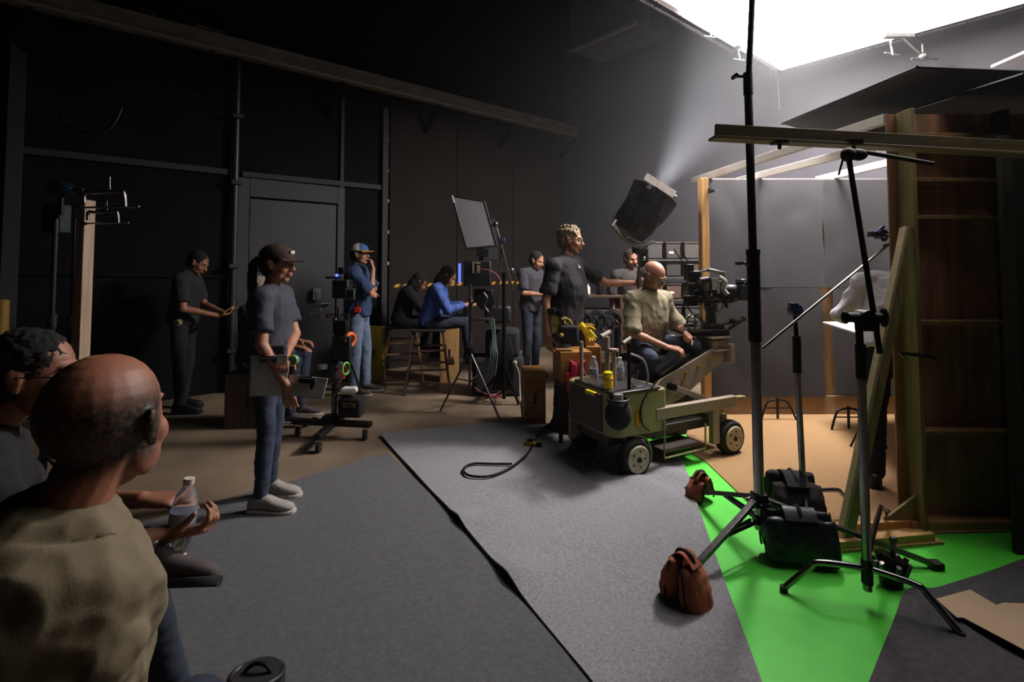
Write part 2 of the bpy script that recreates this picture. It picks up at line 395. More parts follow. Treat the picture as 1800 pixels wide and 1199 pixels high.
tp_ = [G(1195, 728), G(1218, 800), G(1242, 815), G(1395, 962), G(1660, 940), Vector((5.2, 3.05, 0)), Vector((5.2, 5.22, 0))]
single('set_floor', tess(tp_, 1.0, z0, .012), M_TAN, 'tan carpet laid as the floor of the set', 'carpet')
def zl_(v): return .006*max(0, nz(v, 1.2, 3))
cl = [G(-900, 1200), G(0, 997), G(330, 897), G(510, 848), G(681, 797), G(742, 856), G(800, 916), G(900, 1030), G(1035, 1199), G(1200, 1420), Vector((.5, .6, 0)), Vector((-2.5, .2, 0))]
single('left_carpet', tess(cl, .12, zl_, .009), M_CARPL, 'large charcoal felt carpet under the woman with the clipboard', 'carpet')
seam = [G(668, 768), G(730, 836), G(800, 914), G(885, 1015), G(1035, 1199), G(1190, 1420)]
def zm(v):
    z = .008+.012*max(0, nz(v, 1.6, 9)+.1)+.004*nz(v, 5, 2)
    # ripples pushed up beside the dolly wheel and along the green edge
    q = G(1170, 850); d = (Vector((v.x, v.y, 0))-q).length
    z += .035*math.exp(-(d/.28)**2)*(.6+.6*math.sin(v.x*16+v.y*9))
    for (cx, cy, a, r) in ((1075, 880, .02, .3), (1120, 960, .02, .35), (905, 1015, .03, .12), (805, 918, .028, .08)):
        q = G(cx, cy); d = (Vector((v.x, v.y, 0))-q).length; z += a*math.exp(-(d/r)**2)*(.7+.3*math.sin(v.x*11-v.y*7))
    return z
cm = [seam[0], G(905, 741), G(1010, 752), G(1130, 775), G(1200, 812), G(1225, 890), G(1250, 962), G(1290, 1072), G(1335, 1199), G(1410, 1420)]+seam[::-1][:-1]
single('middle_carpet', tess(cm, .06, zm, .012), M_CARPM, 'lighter grey rumpled felt carpet running under the dolly', 'carpet')
cr = [G(1530, 1199), G(1555, 1135), G(1588, 1056), G(1604, 1043), G(1640, 1042), G(1700, 1022), G(1800, 988), Vector((5, 2.6, 0)), Vector((5, 1.2, 0)), G(1450, 1420)]
def zr(v):
    q = G(1640, 1075); d = (Vector((v.x, v.y, 0))-q).length
    return .006+.03*math.exp(-(d/.14)**2)+.01*max(0, nz(v, 3, 5))
single('right_carpet', tess(cr, .05, zr, .008), M_CARPR, 'dark grey carpet piece beside the green floor, right foreground', 'carpet')
bp = [G(1646, 1073), G(1706, 1056), G(1752, 1084), G(1765, 1080), G(1830, 1082), G(1930, 1110), G(1860, 1200), G(1800, 1165), G(1694, 1107), G(1683, 1107)]
mb = MB().poly([Vector((p.x, p.y, .045)) for p in bp], .004)
single('tan_board', mb, mat('tan_cardboard', 'c9ad8e', .8, scale=4, var=.04), 'torn sheet of tan cardboard lying on the right carpet', 'board')

# ================================================================== SET: far flats, roof rafters, near flat
YF = 5.22
xs = [P(x, 400, YF).x for x in (1240, 1446, 1592)]
zt_ = P(1240, 313, YF).z
ts = T('far_flat', 'plain black-draped set wall at the back of the tan carpet', 'set wall', ((xs[0]+xs[2])/2, YF, 0))
ts.part('ply_face', MB().box(((xs[0]+xs[2])/2+.3, YF+.05, zt_/2), (xs[2]-xs[0]+.6, .012, zt_-.03)), M_PLY)
for x in (xs[0]+.05, xs[0]+.6, xs[1]+.02, xs[1]+.5, xs[2], xs[2]+.55): ts.part('stud', MB().box((x, YF+.085, zt_/2), (.045, .06, zt_-.04)), M_PINE)
ts.part('top_rail', MB().box(((xs[0]+xs[2])/2+.3, YF+.05, zt_-.012), (xs[2]-xs[0]+.62, .09, .024)), mat('rail_grey', '8a8785', .6))
ts.part('kick_board', MB().box(((xs[0]+xs[2])/2+.3, YF+.02, .1), (xs[2]-xs[0]+.6, .03, .18)), mat('kick_tan', '9c7f60', .7, scale=5, col2='86694b'))
M_DUV = mat('duvetyne', '37363b', .95, scale=4, var=.06, bump=.2, bscale=300, sheen=.3)
M_DUV2 = mat('duvetyne_dark', '302e31', .95, scale=4, var=.06, bump=.2, bscale=300, sheen=.3)
zs = P(1300, 505, YF).z; zh = P(1300, 697, YF).z
def fold(ph): return lambda u, v: Vector((.01*math.sin(v*9+ph), -.012-.012*abs(nz((u*2.5, v*1.5, ph), 1.3)), 0))
for k, (x0, x1, za, zb2, mm) in enumerate(((xs[0], xs[1]-.001, zs, zt_-.02, M_DUV), (xs[0]+.04, xs[1]-.03, zh, zs-.005, M_DUV2), (xs[1]+.001, xs[2]+.3, zs, zt_-.02, M_DUV2), (xs[1]+.07, xs[2]+.3, zh+.02, zs-.005, M_DUV2))):
    ts.part('drape', MB().sheet((x0, YF, za), (x1-x0, 0, 0), (0, 0, zb2-za), 30, 24, fold(k*2.1)), mm)
# pine post at the left end of the set
a = P(1236, 313, 5.0)
tq = T('corner_post', 'pale pine post at the left end of the draped set wall', 'post', (a.x, 5.0, 0))
tq.part('post', MB().box((a.x, 5.0, a.z/2), (.085, .04, a.z)), M_PINE, bevel=.003)
tq.part('cleat', MB().box((a.x-.035, 4.985, a.z/2), (.02, .09, a.z-.02)), M_PINE, bevel=.003)
tq.part('clamp', MB().cyl((a.x+.05, 4.96, a.z-.13), (a.x+.085, 4.94, a.z-.13), .018).box((a.x+.05, 4.97, a.z-.13), (.02, .05, .05)), M_BLACK)
# rafters
M_RAFT = mat('white_painted_batten', 'e6e0d8', .6, var=.04)
for k, (f0, f1) in enumerate((((1218, 318), (1430, 250)), ((1296, 318), (1560, 252)), ((1436, 316), (1606, 276)))):
    zz = zt_+.03; a = G(*f0, zz); c = G(*f1, zz)
    c = c+(c-a)*.35
    single('roof_rafter', MB().beam(a, c, .04, .065), M_RAFT, ['white roof batten over the set, leftmost and starting at the pine post', 'white roof batten over the set, middle of three', 'white roof batten over the set, rightmost of three'][k], 'batten', 'white battens across the set roof', bevel=.003)
# near flat seen from behind
YN = 3.0
xa = P(1598, 600, YN).x; xb = P(1762, 600, YN).x; ztn = P(1600, 196, YN).z
M_FRAME = mat('flat_frame_pine', '8f8455', .7, scale=5, stretch=(7, 7, .7), col2='766c44', bump=.2)
tn = T('near_flat', 'wooden framed back of the near set wall, seen edge on beside the green floor', 'set wall', ((xa+xb)/2, YN, 0))
tn.part('edge_stile', MB().box((xa+.05, YN+.045, ztn/2), (.1, .022, ztn)), M_FRAME, bevel=.003)
tn.part('stile', MB().box((xa+.01, YN-.02, ztn/2), (.025, .1, ztn)), M_FRAME, bevel=.003)
tn.part('stile', MB().box((xb+.03, YN-.01, ztn/2), (.03, .09, ztn)), M_DKWOOD, bevel=.003)
tn.part('ply_face', MB().box(((xa+xb)/2+.6, YN+.06, ztn/2), (xb-xa+1.3, .01, ztn)), mat('flat_back_ply', 'c4906c', .7, scale=3, stretch=(5, 5, .6), col2='8f6a50'))
for y in (240, 318, 383, 566, 757, 945):
    z = P(1700, y, YN).z
    tn.part('cross_rail', MB().box(((xa+xb)/2+.03, YN+.0, z), (xb-xa-.02, .09, .022)), M_PLY, bevel=.002)
tn.part('sill', MB().box(((xa+xb)/2, YN+.02, .03), (xb-xa+.1, .12, .05)), M_PINE)
# gusset, brace and foot frame
e = G(1549, 955); g = [Vector((xa-.0, YN, .03)), Vector((P(1553, 945, YN).x-.04, YN, .03)), Vector((xa, YN, P(1612, 868, YN).z))]
tn.part('gusset', MB().poly(g, .018, (0, -1, 0)), M_FRAME, bevel=.002)
# diagonal brace
A = G(1486, 962); B = P(1600, 400, YN-.05)
tb = T('diagonal_brace', 'long plywood brace leaning from the floor up to the near set wall', 'brace', (A.x, A.y, 0))
tb.part('plank', MB().beam(A+Vector((0, 0, .03)), B, .02, .075, up=(1, 0, 0)), M_FRAME, bevel=.003)
tb.part('edge_strip', MB().beam(A+Vector((-.03, .0, .03)), B+Vector((-.035, 0, 0)), .05, .018, up=(1, 0, 0)), mat('edge_pale', 'b8a884', .6), bevel=.002)
# foot frame of the brace, lying on the green
tf = T('foot_frame', 'low pine frame on the green floor holding the brace foot', 'frame', (G(1500, 970)))
c0 = G(1387, 978); c1 = G(1640, 955); c2 = G(1395, 945); c3 = G(1620, 930)
tf.part('rail', MB().beam(c0+Vector((0, 0, .03)), c1+Vector((0, 0, .03)), .03, .055), M_PINE, bevel=.002)
tf.part('rail', MB().beam(c2+Vector((0, 0, .03)), c3+Vector((0, 0, .03)), .03, .055), M_PINE, bevel=.002)
tf.part('end_block', MB().beam(c0+Vector((.015, 0, .04)), c2+Vector((.015, 0, .04)), .03, .075), M_PINE, bevel=.002)
tf.part('base_board', MB().beam((c0+c2)/2+Vector((.03, 0, .012)), (c1+c3)/2+Vector((0, 0, .012)), (c0-c2).length*.9, .015), M_PINE)
# black return at the right edge
tr = T('side_flat', 'black-painted set wall return at the right edge', 'set wall', (P(1775, 600, 2.75).x, 2.75, 0))
xr = P(1775, 600, 2.75).x
tr.part('panel', MB().box((xr+.45, 2.76, 1.1), (.9, .02, 2.18)), mat('black_flat', '141312', .9), bevel=.002)
tr.part('stile', MB().box((xr, 2.74, 1.1), (.06, .03, 2.2)), mat('dark_stile', '2a2a1c', .8), bevel=.002)
# beam in front
A = P(1257, 231, 2.62); B = P(1830, 262, 2.62); B.z = A.z+(B.z-A.z)*1.0
tbm = T('support_beam', 'long horizontal timber beam held up in front of the set', 'beam', (A+B)/2)
M_BEAM = mat('weathered_beam', '786c4a', .6, scale=5, stretch=(.7, 7, 7), col2='63593c', bump=.2)
tbm.part('web', MB().beam(A, B, .02, .075), M_BEAM, bevel=.002)
tbm.part('flange', MB().beam(A+Vector((-.02, -.0, -.036)), B+Vector((0, -.0, -.036)), .085, .014), mat('beam_underside', '8a7d5c', .5), bevel=.002)
for px in (1370, 1500):
    q = P(px, 245, 2.6); q = Vector((q.x, 2.6, q.z-.015))
    tbm.part('hanger', MB().box(q, (.07, .05, .02)).cyl(q, q-Vector((0, 0, .035 if px < 1400 else .05)), .009), M_BLACK)
# black roof flags
zf = 2.66
f1 = [G(1375, 218, zf), G(1612, 118, zf), G(1830, 127, zf), Vector((5.0, 2.9, zf)), Vector((5.0, 4.6, zf)), Vector((2.9, 4.6, zf))]
tfl = T('roof_flag', 'large black overhead flag shading the right side of the set', 'flag', f1[0])
tfl.part('cloth', MB().poly(f1, .006), mat('flag_brown_black', '2b2829', .95))
for i in range(5): tfl.part('frame_bar', MB().cyl(f1[i], f1[(i+1) % 6], .01, n=8), M_DKSTEEL)
zf = 2.5
f2 = [G(1492, 226, zf), G(1800, 131, zf), Vector((4.9, 2.6, zf)), Vector((4.9, 4.4, zf))]
tfl = T('lower_flag', 'second black flag below the large one at upper right', 'flag', f2[0])
tfl.part('cloth', MB().poly(f2, .006), mat('flag_black', '1d1c1f', .95))
for i in range(4): tfl.part('frame_bar', MB().cyl(f2[i], f2[(i+1) % 4], .01, n=8), M_DKSTEEL)
wb = [P(1742, 119, 4.4), P(1830, 80, 4.4), P(1860, 122, 4.4)]
zw = 3.2; wq = [G(1742, 119, zw), G(1850, 122, zw), G(1850, 72, zw)]
single('bounce_card', MB().poly(wq, .02), mat('foam_white', 'e8e4e6', .7, var=.02), 'white bounce card showing above the black roof flags', 'card')

# ================================================================== OVERHEAD SILK
tk = T('overhead_silk', 'large glowing white silk stretched in a pipe frame overhead', 'diffusion', silk_mid)
c = [SILK_C0, SILK_C0-U*SILK, SILK_C0-U*SILK-V*SILK, SILK_C0-V*SILK]
M_SILK = mat('white_silk', 'f4f0ee', .8, var=.01)
tk.part('cloth', MB().sheet(c[2]+Vector((0, 0, .0)), c[1]-c[2], c[3]-c[2], 20, 20, lambda u, v: Vector((0, 0, .02*math.sin(math.pi*u)*math.sin(math.pi*v))), .003), M_SILK)
for i in range(4):
    a, e = c[i], c[(i+1) % 4]; d = (e-a).normalized(); out = ((a+e)/2-silk_mid).normalized()*.07
    tk.part('frame_pipe', MB().cyl(a+out-d*.1, e+out+d*.1, .022), M_STEEL)
    for k in range(9):
        q = a+(e-a)*(k+.5)/9
        tk.part('tie', MB().torus(q+out*.55, d, .045, .004, 12, 5), M_BLACK)
tk.part('corner_clamp', MB().box(c[0]+Vector((0, 0, -.02)), (.05, .05, .05)).ell(c[0]+Vector((0, 0, -.05)), .02), M_DKSTEEL)
tk.part('tie_cord', MB().cyl(c[0]+Vector((.02, 0, -.05)), c[0]+Vector((.03, 0, -.5)), .0022, n=6), mat('cord_white', '77757a', .6))
def small_clamp(px, py, z, lab, s=1.0):
    q = G(px, py, z); t = T('grip_clamp', lab, 'clamp', q, group='clamps on the silk frame')
    t.part('jaw', MB().box(q+Vector((0, 0, .04*s)), (.04*s, .12*s, .05*s)), M_STEEL, bevel=.004)
    t.part('screw', MB().cyl(q+Vector((0, 0, .02)), q+Vector((.02, 0, -.12*s)), .01*s), M_CHROME)
    t.part('handle', MB().cyl(q+Vector((-.05*s, 0, -.1*s)), q+Vector((.07*s, 0, -.12*s)), .007*s), M_CHROME)
small_clamp(1246, 46, SILK_Z-.05, 'upper grip clamp on the left edge of the silk frame')
small_clamp(1297, 88, SILK_Z-.05, 'lower grip clamp on the left edge of the silk frame')
small_clamp(1565, 72, SILK_Z-.05, 'chrome clamp on the right edge of the silk frame', 1.3)
q = G(1580, 62, SILK_Z-.05); r_ = G(1622, 104, SILK_Z-.4)
t = T('silk_arm', 'bent steel arm hanging from the right edge of the silk frame', 'arm', q)
t.part('head', MB().box(q, (.3, .06, .06)), M_STEEL, bevel=.005)
t.part('arm', MB().cyl(q, P(1622, 100, q.y), .012), M_STEEL)
e = P(1622, 100, q.y); t.part('knuckle', MB().ell(e, .05).cyl(e-Vector((.12, 0, .02)), e+Vector((.16, 0, -.02)), .014).cyl(e, e+Vector((0, 0, .14)), .01), M_STEEL)

# ================================================================== HAZE
hz = MB().box((0, 4, 3.45), (20, 20, 6.9))
vm = bpy.data.materials.new('stage_haze'); vm.use_nodes = True; nt = vm.node_tree; nt.nodes.clear()
o_ = nt.nodes.new('ShaderNodeOutputMaterial'); v_ = nt.nodes.new('ShaderNodeVolumeScatter'); v_.inputs['Color'].default_value = (.95, .95, 1, 1)
v_.inputs['Density'].default_value = HAZE; v_.inputs['Anisotropy'].default_value = .1
tc_ = nt.nodes.new('ShaderNodeTexCoord'); mp_ = nt.nodes.new('ShaderNodeMapping'); mp_.vector_type = 'TEXTURE'
mp_.inputs['Location'].default_value = (2.0, 1.2, 4.0); mp_.inputs['Scale'].default_value = (4.6, 4.6, 4.2)
gr = nt.nodes.new('ShaderNodeTexGradient'); gr.gradient_type = 'QUADRATIC_SPHERE'; mr = nt.nodes.new('ShaderNodeMapRange'); mr.inputs[3].default_value = HAZE*.04; mr.inputs[4].default_value = HAZE*1.9
nt.links.new(tc_.outputs['Object'], mp_.inputs[0]); nt.links.new(mp_.outputs[0], gr.inputs[0]); nt.links.new(gr.outputs['Fac'], mr.inputs[0]); nt.links.new(mr.outputs[0], v_.inputs['Density'])
nt.links.new(v_.outputs[0], o_.inputs['Volume'])
h = single('haze', hz, vm, 'thin smoke haze hanging in the stage air', 'haze', kind='stuff')
# ================================================================== PEOPLE
def skin(name, c, c2=None): return mat(name, c, .55, scale=14, col2=c2, var=.08, bump=.15, bscale=120)
M_SKIN = skin('skin_light', 'b98468', 'a8735a'); M_SKIN2 = skin('skin_tan', '9c6a50', '8b5b44'); M_SKIN3 = skin('skin_ruddy', 'a8745c', '94604b')
M_EYE = mat('eye_white', '8f877e', .3, var=.02); M_HAIRBR = mat('brown_hair', '261b15', .9, scale=60, var=.4, bump=1, bscale=90)
M_HAIRGR = mat('grey_hair', '8f8a84', .8, scale=60, var=.3, bump=1, bscale=90); M_HAIRSAND = mat('sandy_grey_hair', 'a18f76', .8, scale=50, col2='6d5d49', bump=1, bscale=90)
M_HAIRBK = mat('black_hair', '100d0c', .9, scale=60, var=.4, bump=1, bscale=90)
M_DENIM = mat('blue_denim', '3a4458', .9, scale=9, col2='272f3f', bump=.4, bscale=200)
M_DENIML = mat('pale_denim', '75849a', .9, scale=7, col2='5c6b84', bump=.4, bscale=200)
M_DENIMD = mat('dark_denim', '232a38', .9, scale=9, var=.2, bump=.4, bscale=200)
M_TEEBLK = mat('black_tshirt', '232126', .9, scale=20, var=.12, bump=.3, bscale=200)
M_TEECHAR = mat('charcoal_tshirt', '3a3940', .9, scale=20, var=.12, bump=.3, bscale=200)
M_NAVY = mat('navy_tshirt', '2b3f5e', .9, scale=20, var=.12, bump=.3, bscale=200)
M_TROUBLK = mat('black_trousers', '19181b', .9, scale=20, var=.12)
M_WSHIRT = mat('white_shirt', 'cfcdd6', .8, scale=20, var=.04)
M_KHAKI = mat('khaki_shirt', '786c54', .85, scale=9, var=.06, bump=.12, bscale=220)
M_OLIVE = mat('olive_tan_shirt', '958b72', .85, scale=9, var=.1, bump=.2, bscale=220)

def palm_fingers(b, wr, d, n, thumb, k=1.0, curl=(18, 30, 25), spread=.06):
    """palm with four separate bent fingers and a thumb; d towards the fingers, n out of the palm, thumb = side of the thumb"""
    d = Vector(d).normalized(); n = Vector(n); n = (n-d*n.dot(d)).normalized(); s = n.cross(d).normalized()
    if s.dot(Vector(thumb)) < 0: s = -s
    wr = Vector(wr)
    rg = []
    for t, hw, hd in ((-.015, .026, .019), (.01, .03, .017), (.045, .04, .015), (.08, .042, .013), (.092, .036, .009)):
        rg.append(b.ring(wr+d*t*k, s, n, hw*k, hd*k, 12, 2.6))
    b.loft(rg)
    for i, (off, ln) in enumerate(((.031, .072), (.010, .082), (-.011, .076), (-.031, .060))):
        p = wr+d*.082*k+s*off*k; ang = 0; r = .0092*k
        dd = (d+s*off*spread*20).normalized()
        for seg, c in zip((.45, .32, .25), curl):
            ang += c+(i*2)
            v = dd*math.cos(math.radians(ang))+n*math.sin(math.radians(ang)); q = p+v*ln*seg*k
            b.rcone(p, q, r, r*.9, 8); p = q; r *= .9
    p = wr+d*.018*k+s*.026*k; v = (d*.6+s*.75+n*.35).normalized()
    q = p+v*.042*k; b.rcone(p, q, .014*k, .0115*k, 8); v2 = (d*.85+s*.25+n*.5).normalized(); q2 = q+v2*.034*k; b.rcone(q, q2, .0112*k, .0095*k, 8)
    b.rcone(q2, q2+(v2+n*.25).normalized()*.02*k, .0095*k, .008*k, 8)

def head_parts(b, c, F, Up, k=1.0):
    F = Vector(F).normalized(); Up = Vector(Up); Up = (Up-F*Up.dot(F)).normalized(); R = F.cross(Up)
    at = lambda x, y, z: Vector(c)+F*x*k+R*y*k+Up*z*k
    ax = (F, R, Up)
    E = lambda x, y, z, r: b.ell(at(x, y, z), tuple(q*k for q in r), ax, 20, 12)
    E(-.012, 0, .03, (.098, .077, .088)); E(.02, 0, .0, (.072, .068, .095)); E(.028, 0, -.055, (.056, .052, .058)); E(.062, 0, -.093, (.022, .026, .02))
    E(.078, 0, .028, (.018, .048, .012)); E(.078, 0, -.052, (.02, .026, .02))
    E(.094, 0, -.054, (.009, .021, .006)); E(.091, 0, -.067, (.009, .019, .007))
    for s in (-1, 1):
        E(.055, s*.04, -.028, (.03, .026, .03)); E(.03, s*.048, -.06, (.035, .016, .035))
        E(-.005, s*.079, -.004, (.017, .008, .031)); E(-.015, s*.086, .01, (.012, .006, .02)); E(.0, s*.078, -.026, (.01, .008, .012))
    b.rcone(at(.088, 0, .015), at(.112, 0, -.024), .009*k, .013*k, 10)
    for s in (-1, 1): E(.1, s*.013, -.029, (.012, .009, .008))
    return at, ax, F, R, Up

def limb_joint(root, target, up): return up
def person(label, loc, heading, J, skinm, shirt=None, trousers=None, shoes=None, hair=None, cap=None, headdir=(1, 0, 0), headup=(0, 0, 1),
           k=1.0, belly=0.0, w=1.0, voxel=.0075, sleeve=.6, glasses=False, hands=None, cat='person', group=None, shoe_dirs=None, hair_kind='short', slim=0.0, folds=1.0, shirt_len=.0, loose=1.0, stubble=None, collar=False, far=False):
    """J: joints in local metres (x forward, y left, z up). Returns the thing."""
    t = T('person', label, cat, loc, heading, group)
    D = dict(pel=(0, 0, .95), neck=(0, 0, 1.46), head=(.025, 0, 1.6), hl=(0, .09, .92), hr=(0, -.09, .92), kl=(.02, .1, .5), kr=(.02, -.1, .5), al=(-.02, .1, .09), ar=(-.02, -.1, .09),
             sl=(0, .18, 1.4), sr=(0, -.18, 1.4), el=(-.03, .24, 1.12), er=(-.03, -.24, 1.12), wl=(.05, .25, .88), wr=(.05, -.25, .88))
    D.update(J); D = {a: Vector(v)*k if a not in ('hand_l', 'hand_r') else v for a, v in D.items()}
    pel, neck, head = D['pel'], D['neck'], D['head']
    hx = (D['hl']-D['hr']).normalized(); sx = (D['sl']-D['sr']).normalized(); sp = (neck-pel)
    fw = lambda X: X.cross(sp.normalized()).normalized()
    if fw(hx).dot(Vector((1, 0, 0))) < 0 and not J.get('back'): pass
    cf = fw(sx)
    mid = (pel+neck)/2-cf*.0
    def torso(b, inf=0.0, t0=-.16, t1=1.0, sc_=1.0):
        rg = []
        for tt, hw, hd, fo in ((-.2, .13, .085, 0), (-.1, .165, .105, 0), (.02, .168, .112, 0), (.2, .15, .105, .4), (.4, .145, .105, .8), (.6, .158, .112, .5), (.78, .165, .112, 0), (.9, .15, .09, 0), (.97, .1, .07, 0), (1.03, .058, .056, 0)):
            if tt < t0 or tt > t1+.05: continue
            X = hx.lerp(sx, max(0, min(1, tt))).normalized(); Y = sp.normalized().cross(X).normalized()*-1
            Y = X.cross(sp.normalized()).normalized()
            c = pel+sp*tt+Y*(belly*fo*.6)
            rg.append(b.ring(c, X, Y, (hw*w*k+inf)*sc_+(belly*.35*fo), (hd*k+inf)*sc_+belly*fo*.6, 20, 2.3))
        b.loft(rg)
        for s in ('sl', 'sr'): b.rcone(pel+sp*.93, D[s]+(D[s]-neck)*.0, .06*k+inf, .058*k+inf)
        if t0 < -.1:
            pass
    # ---- body: one continuous surface
    b = MB(); torso(b, -.012, -.3)
    b.rcone(neck-(head-neck).normalized()*.04, head-Vector(headup)*.05*k-Vector(headdir)*.015, .056*k, .05*k)
    at, ax, F, R, Up = head_parts(b, head, headdir, headup, k)
    for s in 'lr':
        b.rcone(D['s'+s], D['e'+s], .05*k, .038*k); b.rcone(D['e'+s], D['w'+s], .04*k, .026*k)
        b.rcone(D['e'+s], D['e'+s].lerp(D['w'+s], .4), .038*k, .038*k)
        b.rcone(D['h'+s], D['k'+s], .068*k, .043*k); b.rcone(D['k'+s], D['a'+s], .042*k, .03*k)
        hd = (hands or {}).get(s, {})
        d = Vector(hd.get('d', D['w'+s]-D['e'+s])).normalized(); yy = 1 if s == 'l' else -1
        n = Vector(hd.get('n', (0, -yy, 0) if abs(d.y) < .8 else (0, 0, -1)))
        palm_fingers(b, D['w'+s]+d*.01, d, n, hd.get('thumb', (1, 0, .3)), k, hd.get('curl', (18, 30, 25)))
    eyes = [at(.083, e*.031, .005) for e in (-1, 1)]
    def carve(co, no):
        for e in eyes:
            dd = np.linalg.norm(co-np.array(e), axis=1); co = co-np.array(F)[None]*(.011*k*np.exp(-(dd/(.017*k))**2))[:, None]
        return co
    bm_ = remesh(b, voxel, 2, fn=carve)
    if stubble:
        ca = bm_.color_attributes.new('hairmask', 'FLOAT_COLOR', 'POINT'); n = len(bm_.vertices); cl_ = np.zeros((n, 4), dtype=np.float32); co = np.empty(n*3); bm_.vertices.foreach_get('co', co); co = co.reshape(-1, 3)-np.array(head)
        fx, fy, fz = co@np.array(F)/k, co@np.array(R)/k, co@np.array(Up)/k
        m_ = stubble(fx, fy, fz); cl_[:, 0] = cl_[:, 1] = cl_[:, 2] = m_; cl_[:, 3] = 1; ca.data.foreach_set('color', cl_.ravel())
    body = t.part('body', bm_, skinm, local=True)
    if not far:
        for e in (-1, 1):
            t.part('eye', MB().ell(at(.0745, e*.031, .005), .0125*k, None, 12, 8), M_EYE, local=True, parent=body)
            t.part('iris', MB().ell(at(.0835, e*.031, .005), (.004*k, .0055*k, .0055*k), ax, 10, 6), M_HAIRBK, local=True, parent=body)
            t.part('eyebrow', MB().tube([at(.088, e*.014, .027), at(.09, e*.03, .032), at(.078, e*.05, .028)], .0028*k, 6), hair[0] if hair else M_HAIRBR, local=True, parent=body)
    # ---- trousers
    if trousers:
        b = MB(); torso(b, .006, -.3, .02)
        for s in 'lr':
            fl = .012*loose-slim
            b.rcone(D['h'+s], D['k'+s], .085*k+fl, .058*k+fl); b.rcone(D['k'+s], D['a'+s].lerp(D['k'+s], .06), .056*k+fl, .044*k+fl)
            b.rcone(pel-Vector((0, 0, .01)), D['h'+s], .1*k, .09*k)
        def fold_(co, no):
            out = co.copy()
            for i in range(len(co)):
                p = co[i]; out[i] += no[i]*(.006*nz(p, 9, 1)+.004*nz((p[0]*1.5, p[1]*1.5, p[2]*3), 12, 4))
            return out
        t.part('trousers', remesh(b, .011, 3, fn=fold_), trousers, local=True)
    # ---- shirt
    if shirt:
        b = MB(); torso(b, .012*loose+.004, -.12-shirt_len, .96)
        for s in 'lr':
            if sleeve <= 1: 
                q = D['s'+s].lerp(D['e'+s], sleeve); b.rcone(D['s'+s], q, .064*k+.004*loose, .055*k+.008*loose)
                dd = (q-D['s'+s]).normalized(); b.cyl(q-dd*.03, q+dd*.05, .056*k+.008*loose, .058*k+.01*loose)
            else:
                b.rcone(D['s'+s], D['e'+s], .066*k, .052*k+.006*loose); b.rcone(D['e'+s], D['e'+s].lerp(D['w'+s], sleeve-1), .052*k+.006*loose, .04*k+.004*loose)
        if collar:
            b.torus(pel+sp*1.0, sp, .066*k, .011*k, 20, 8); b.torus(pel+sp*.98, sp, .074*k, .012*k, 20, 8)
        def fold2(co, no):
            out = co.copy()
            for i in range(len(co)):
                p = co[i]; q = (p[0]*.8+p[2]*.5, p[1], p[2]*.6-p[0]*.3)
                out[i] += no[i]*folds*(.009*loose*nz(q, 7, 2)+.007*loose*(1-2.2*abs(nz(q, 9, 6)))+.003*loose*(1-2*abs(nz(q, 19, 8))))
            return out
        t.part('shirt', remesh(b, .009 if voxel > .006 else .0065, 2, fn=fold2), shirt, local=True)
        if trousers: 
            pass
    # ---- shoes
    for s in 'lr':
        if not shoes: break
        a = D['a'+s]; sd = (shoe_dirs or {}).get(s, ((1, 0, 0), (0, 0, 1)))
        d = Vector(sd[0]).normalized(); u = Vector(sd[1]); u = (u-d*u.dot(d)).normalized(); r = d.cross(u)
        base = a-u*.085*k
        rg = []; so = []
        for x, hw, h in ((-.075, .022, .05), (-.06, .036, .085), (-.01, .038, .1), (.05, .038, .085), (.1, .044, .06), (.15, .044, .048), (.19, .034, .036), (.205, .015, .025)):
            rg.append(b.ring(base+d*x*k+u*(.018+h/2)*k, r, u, hw*k, h/2*k, 14, 2.5))
            so.append(b.ring(base+d*x*1.04*k+u*.013*k, r, u, (hw+.005)*k, .013*k, 14, 4))
        sh_ = t.part('shoe', MB().loft(rg), shoes[0], local=True, angle=60)
        t.part('sole', MB().loft(so), shoes[1], local=True, parent=sh_)
        if not far:
            lb = MB()
            for q in range(4): x = .03+q*.025; h_ = .098-q*.012; lb.tube([base+d*x*k+r*.022*k+u*(h_-.003)*k, base+d*(x+.005)*k+u*(h_+.016)*k, base+d*x*k-r*.022*k+u*(h_-.003)*k], .0035*k, 6)
            t.part('laces', lb, shoes[2] if len(shoes) > 2 else M_WHITE, local=True, parent=sh_)
    # ---- hair
    if hair:
        hm, kind = hair; b = MB()
        if kind in ('short', 'curly', 'long', 'pony'):
            b.ell(at(-.022, 0, .038), (.1*k, .085*k, .09*k), ax, 20, 14)
            b.ell(at(-.045, 0, -.01), (.072*k, .08*k, .075*k), ax, 18, 12)
        if kind == 'curly':
            for i in range(70):
                a_ = rng.uniform(0, 6.28); z_ = rng.uniform(-.2, 1); rr = math.sqrt(max(0, 1-z_*z_)); b.ell(at(-.02+.098*rr*math.cos(a_) if rr*math.cos(a_) < .75 else .055, .083*rr*math.sin(a_), .045+.085*z_), .017*k, None, 8, 6)
        if kind == 'long':
            b.ell(at(-.05, 0, -.07), (.07*k, .09*k, .13*k), ax, 16, 12); b.ell(at(.01, .07, -.05), (.05*k, .025*k, .11*k), ax); b.ell(at(.01, -.07, -.05), (.05*k, .025*k, .11*k), ax)
        if kind == 'pony':
            b.tube(spline([at(-.1, 0, .02), at(-.15, 0, .0), at(-.165, 0, -.08), at(-.15, 0, -.17), at(-.14, 0, -.27)]), [.02*k]*4+[.028*k]*10+[.03*k]*5+[.022*k]*5+[.012*k], 12)
        if kind == 'balding':
            b.ell(at(-.045, 0, -.0), (.068*k, .084*k, .062*k), ax, 20, 12)
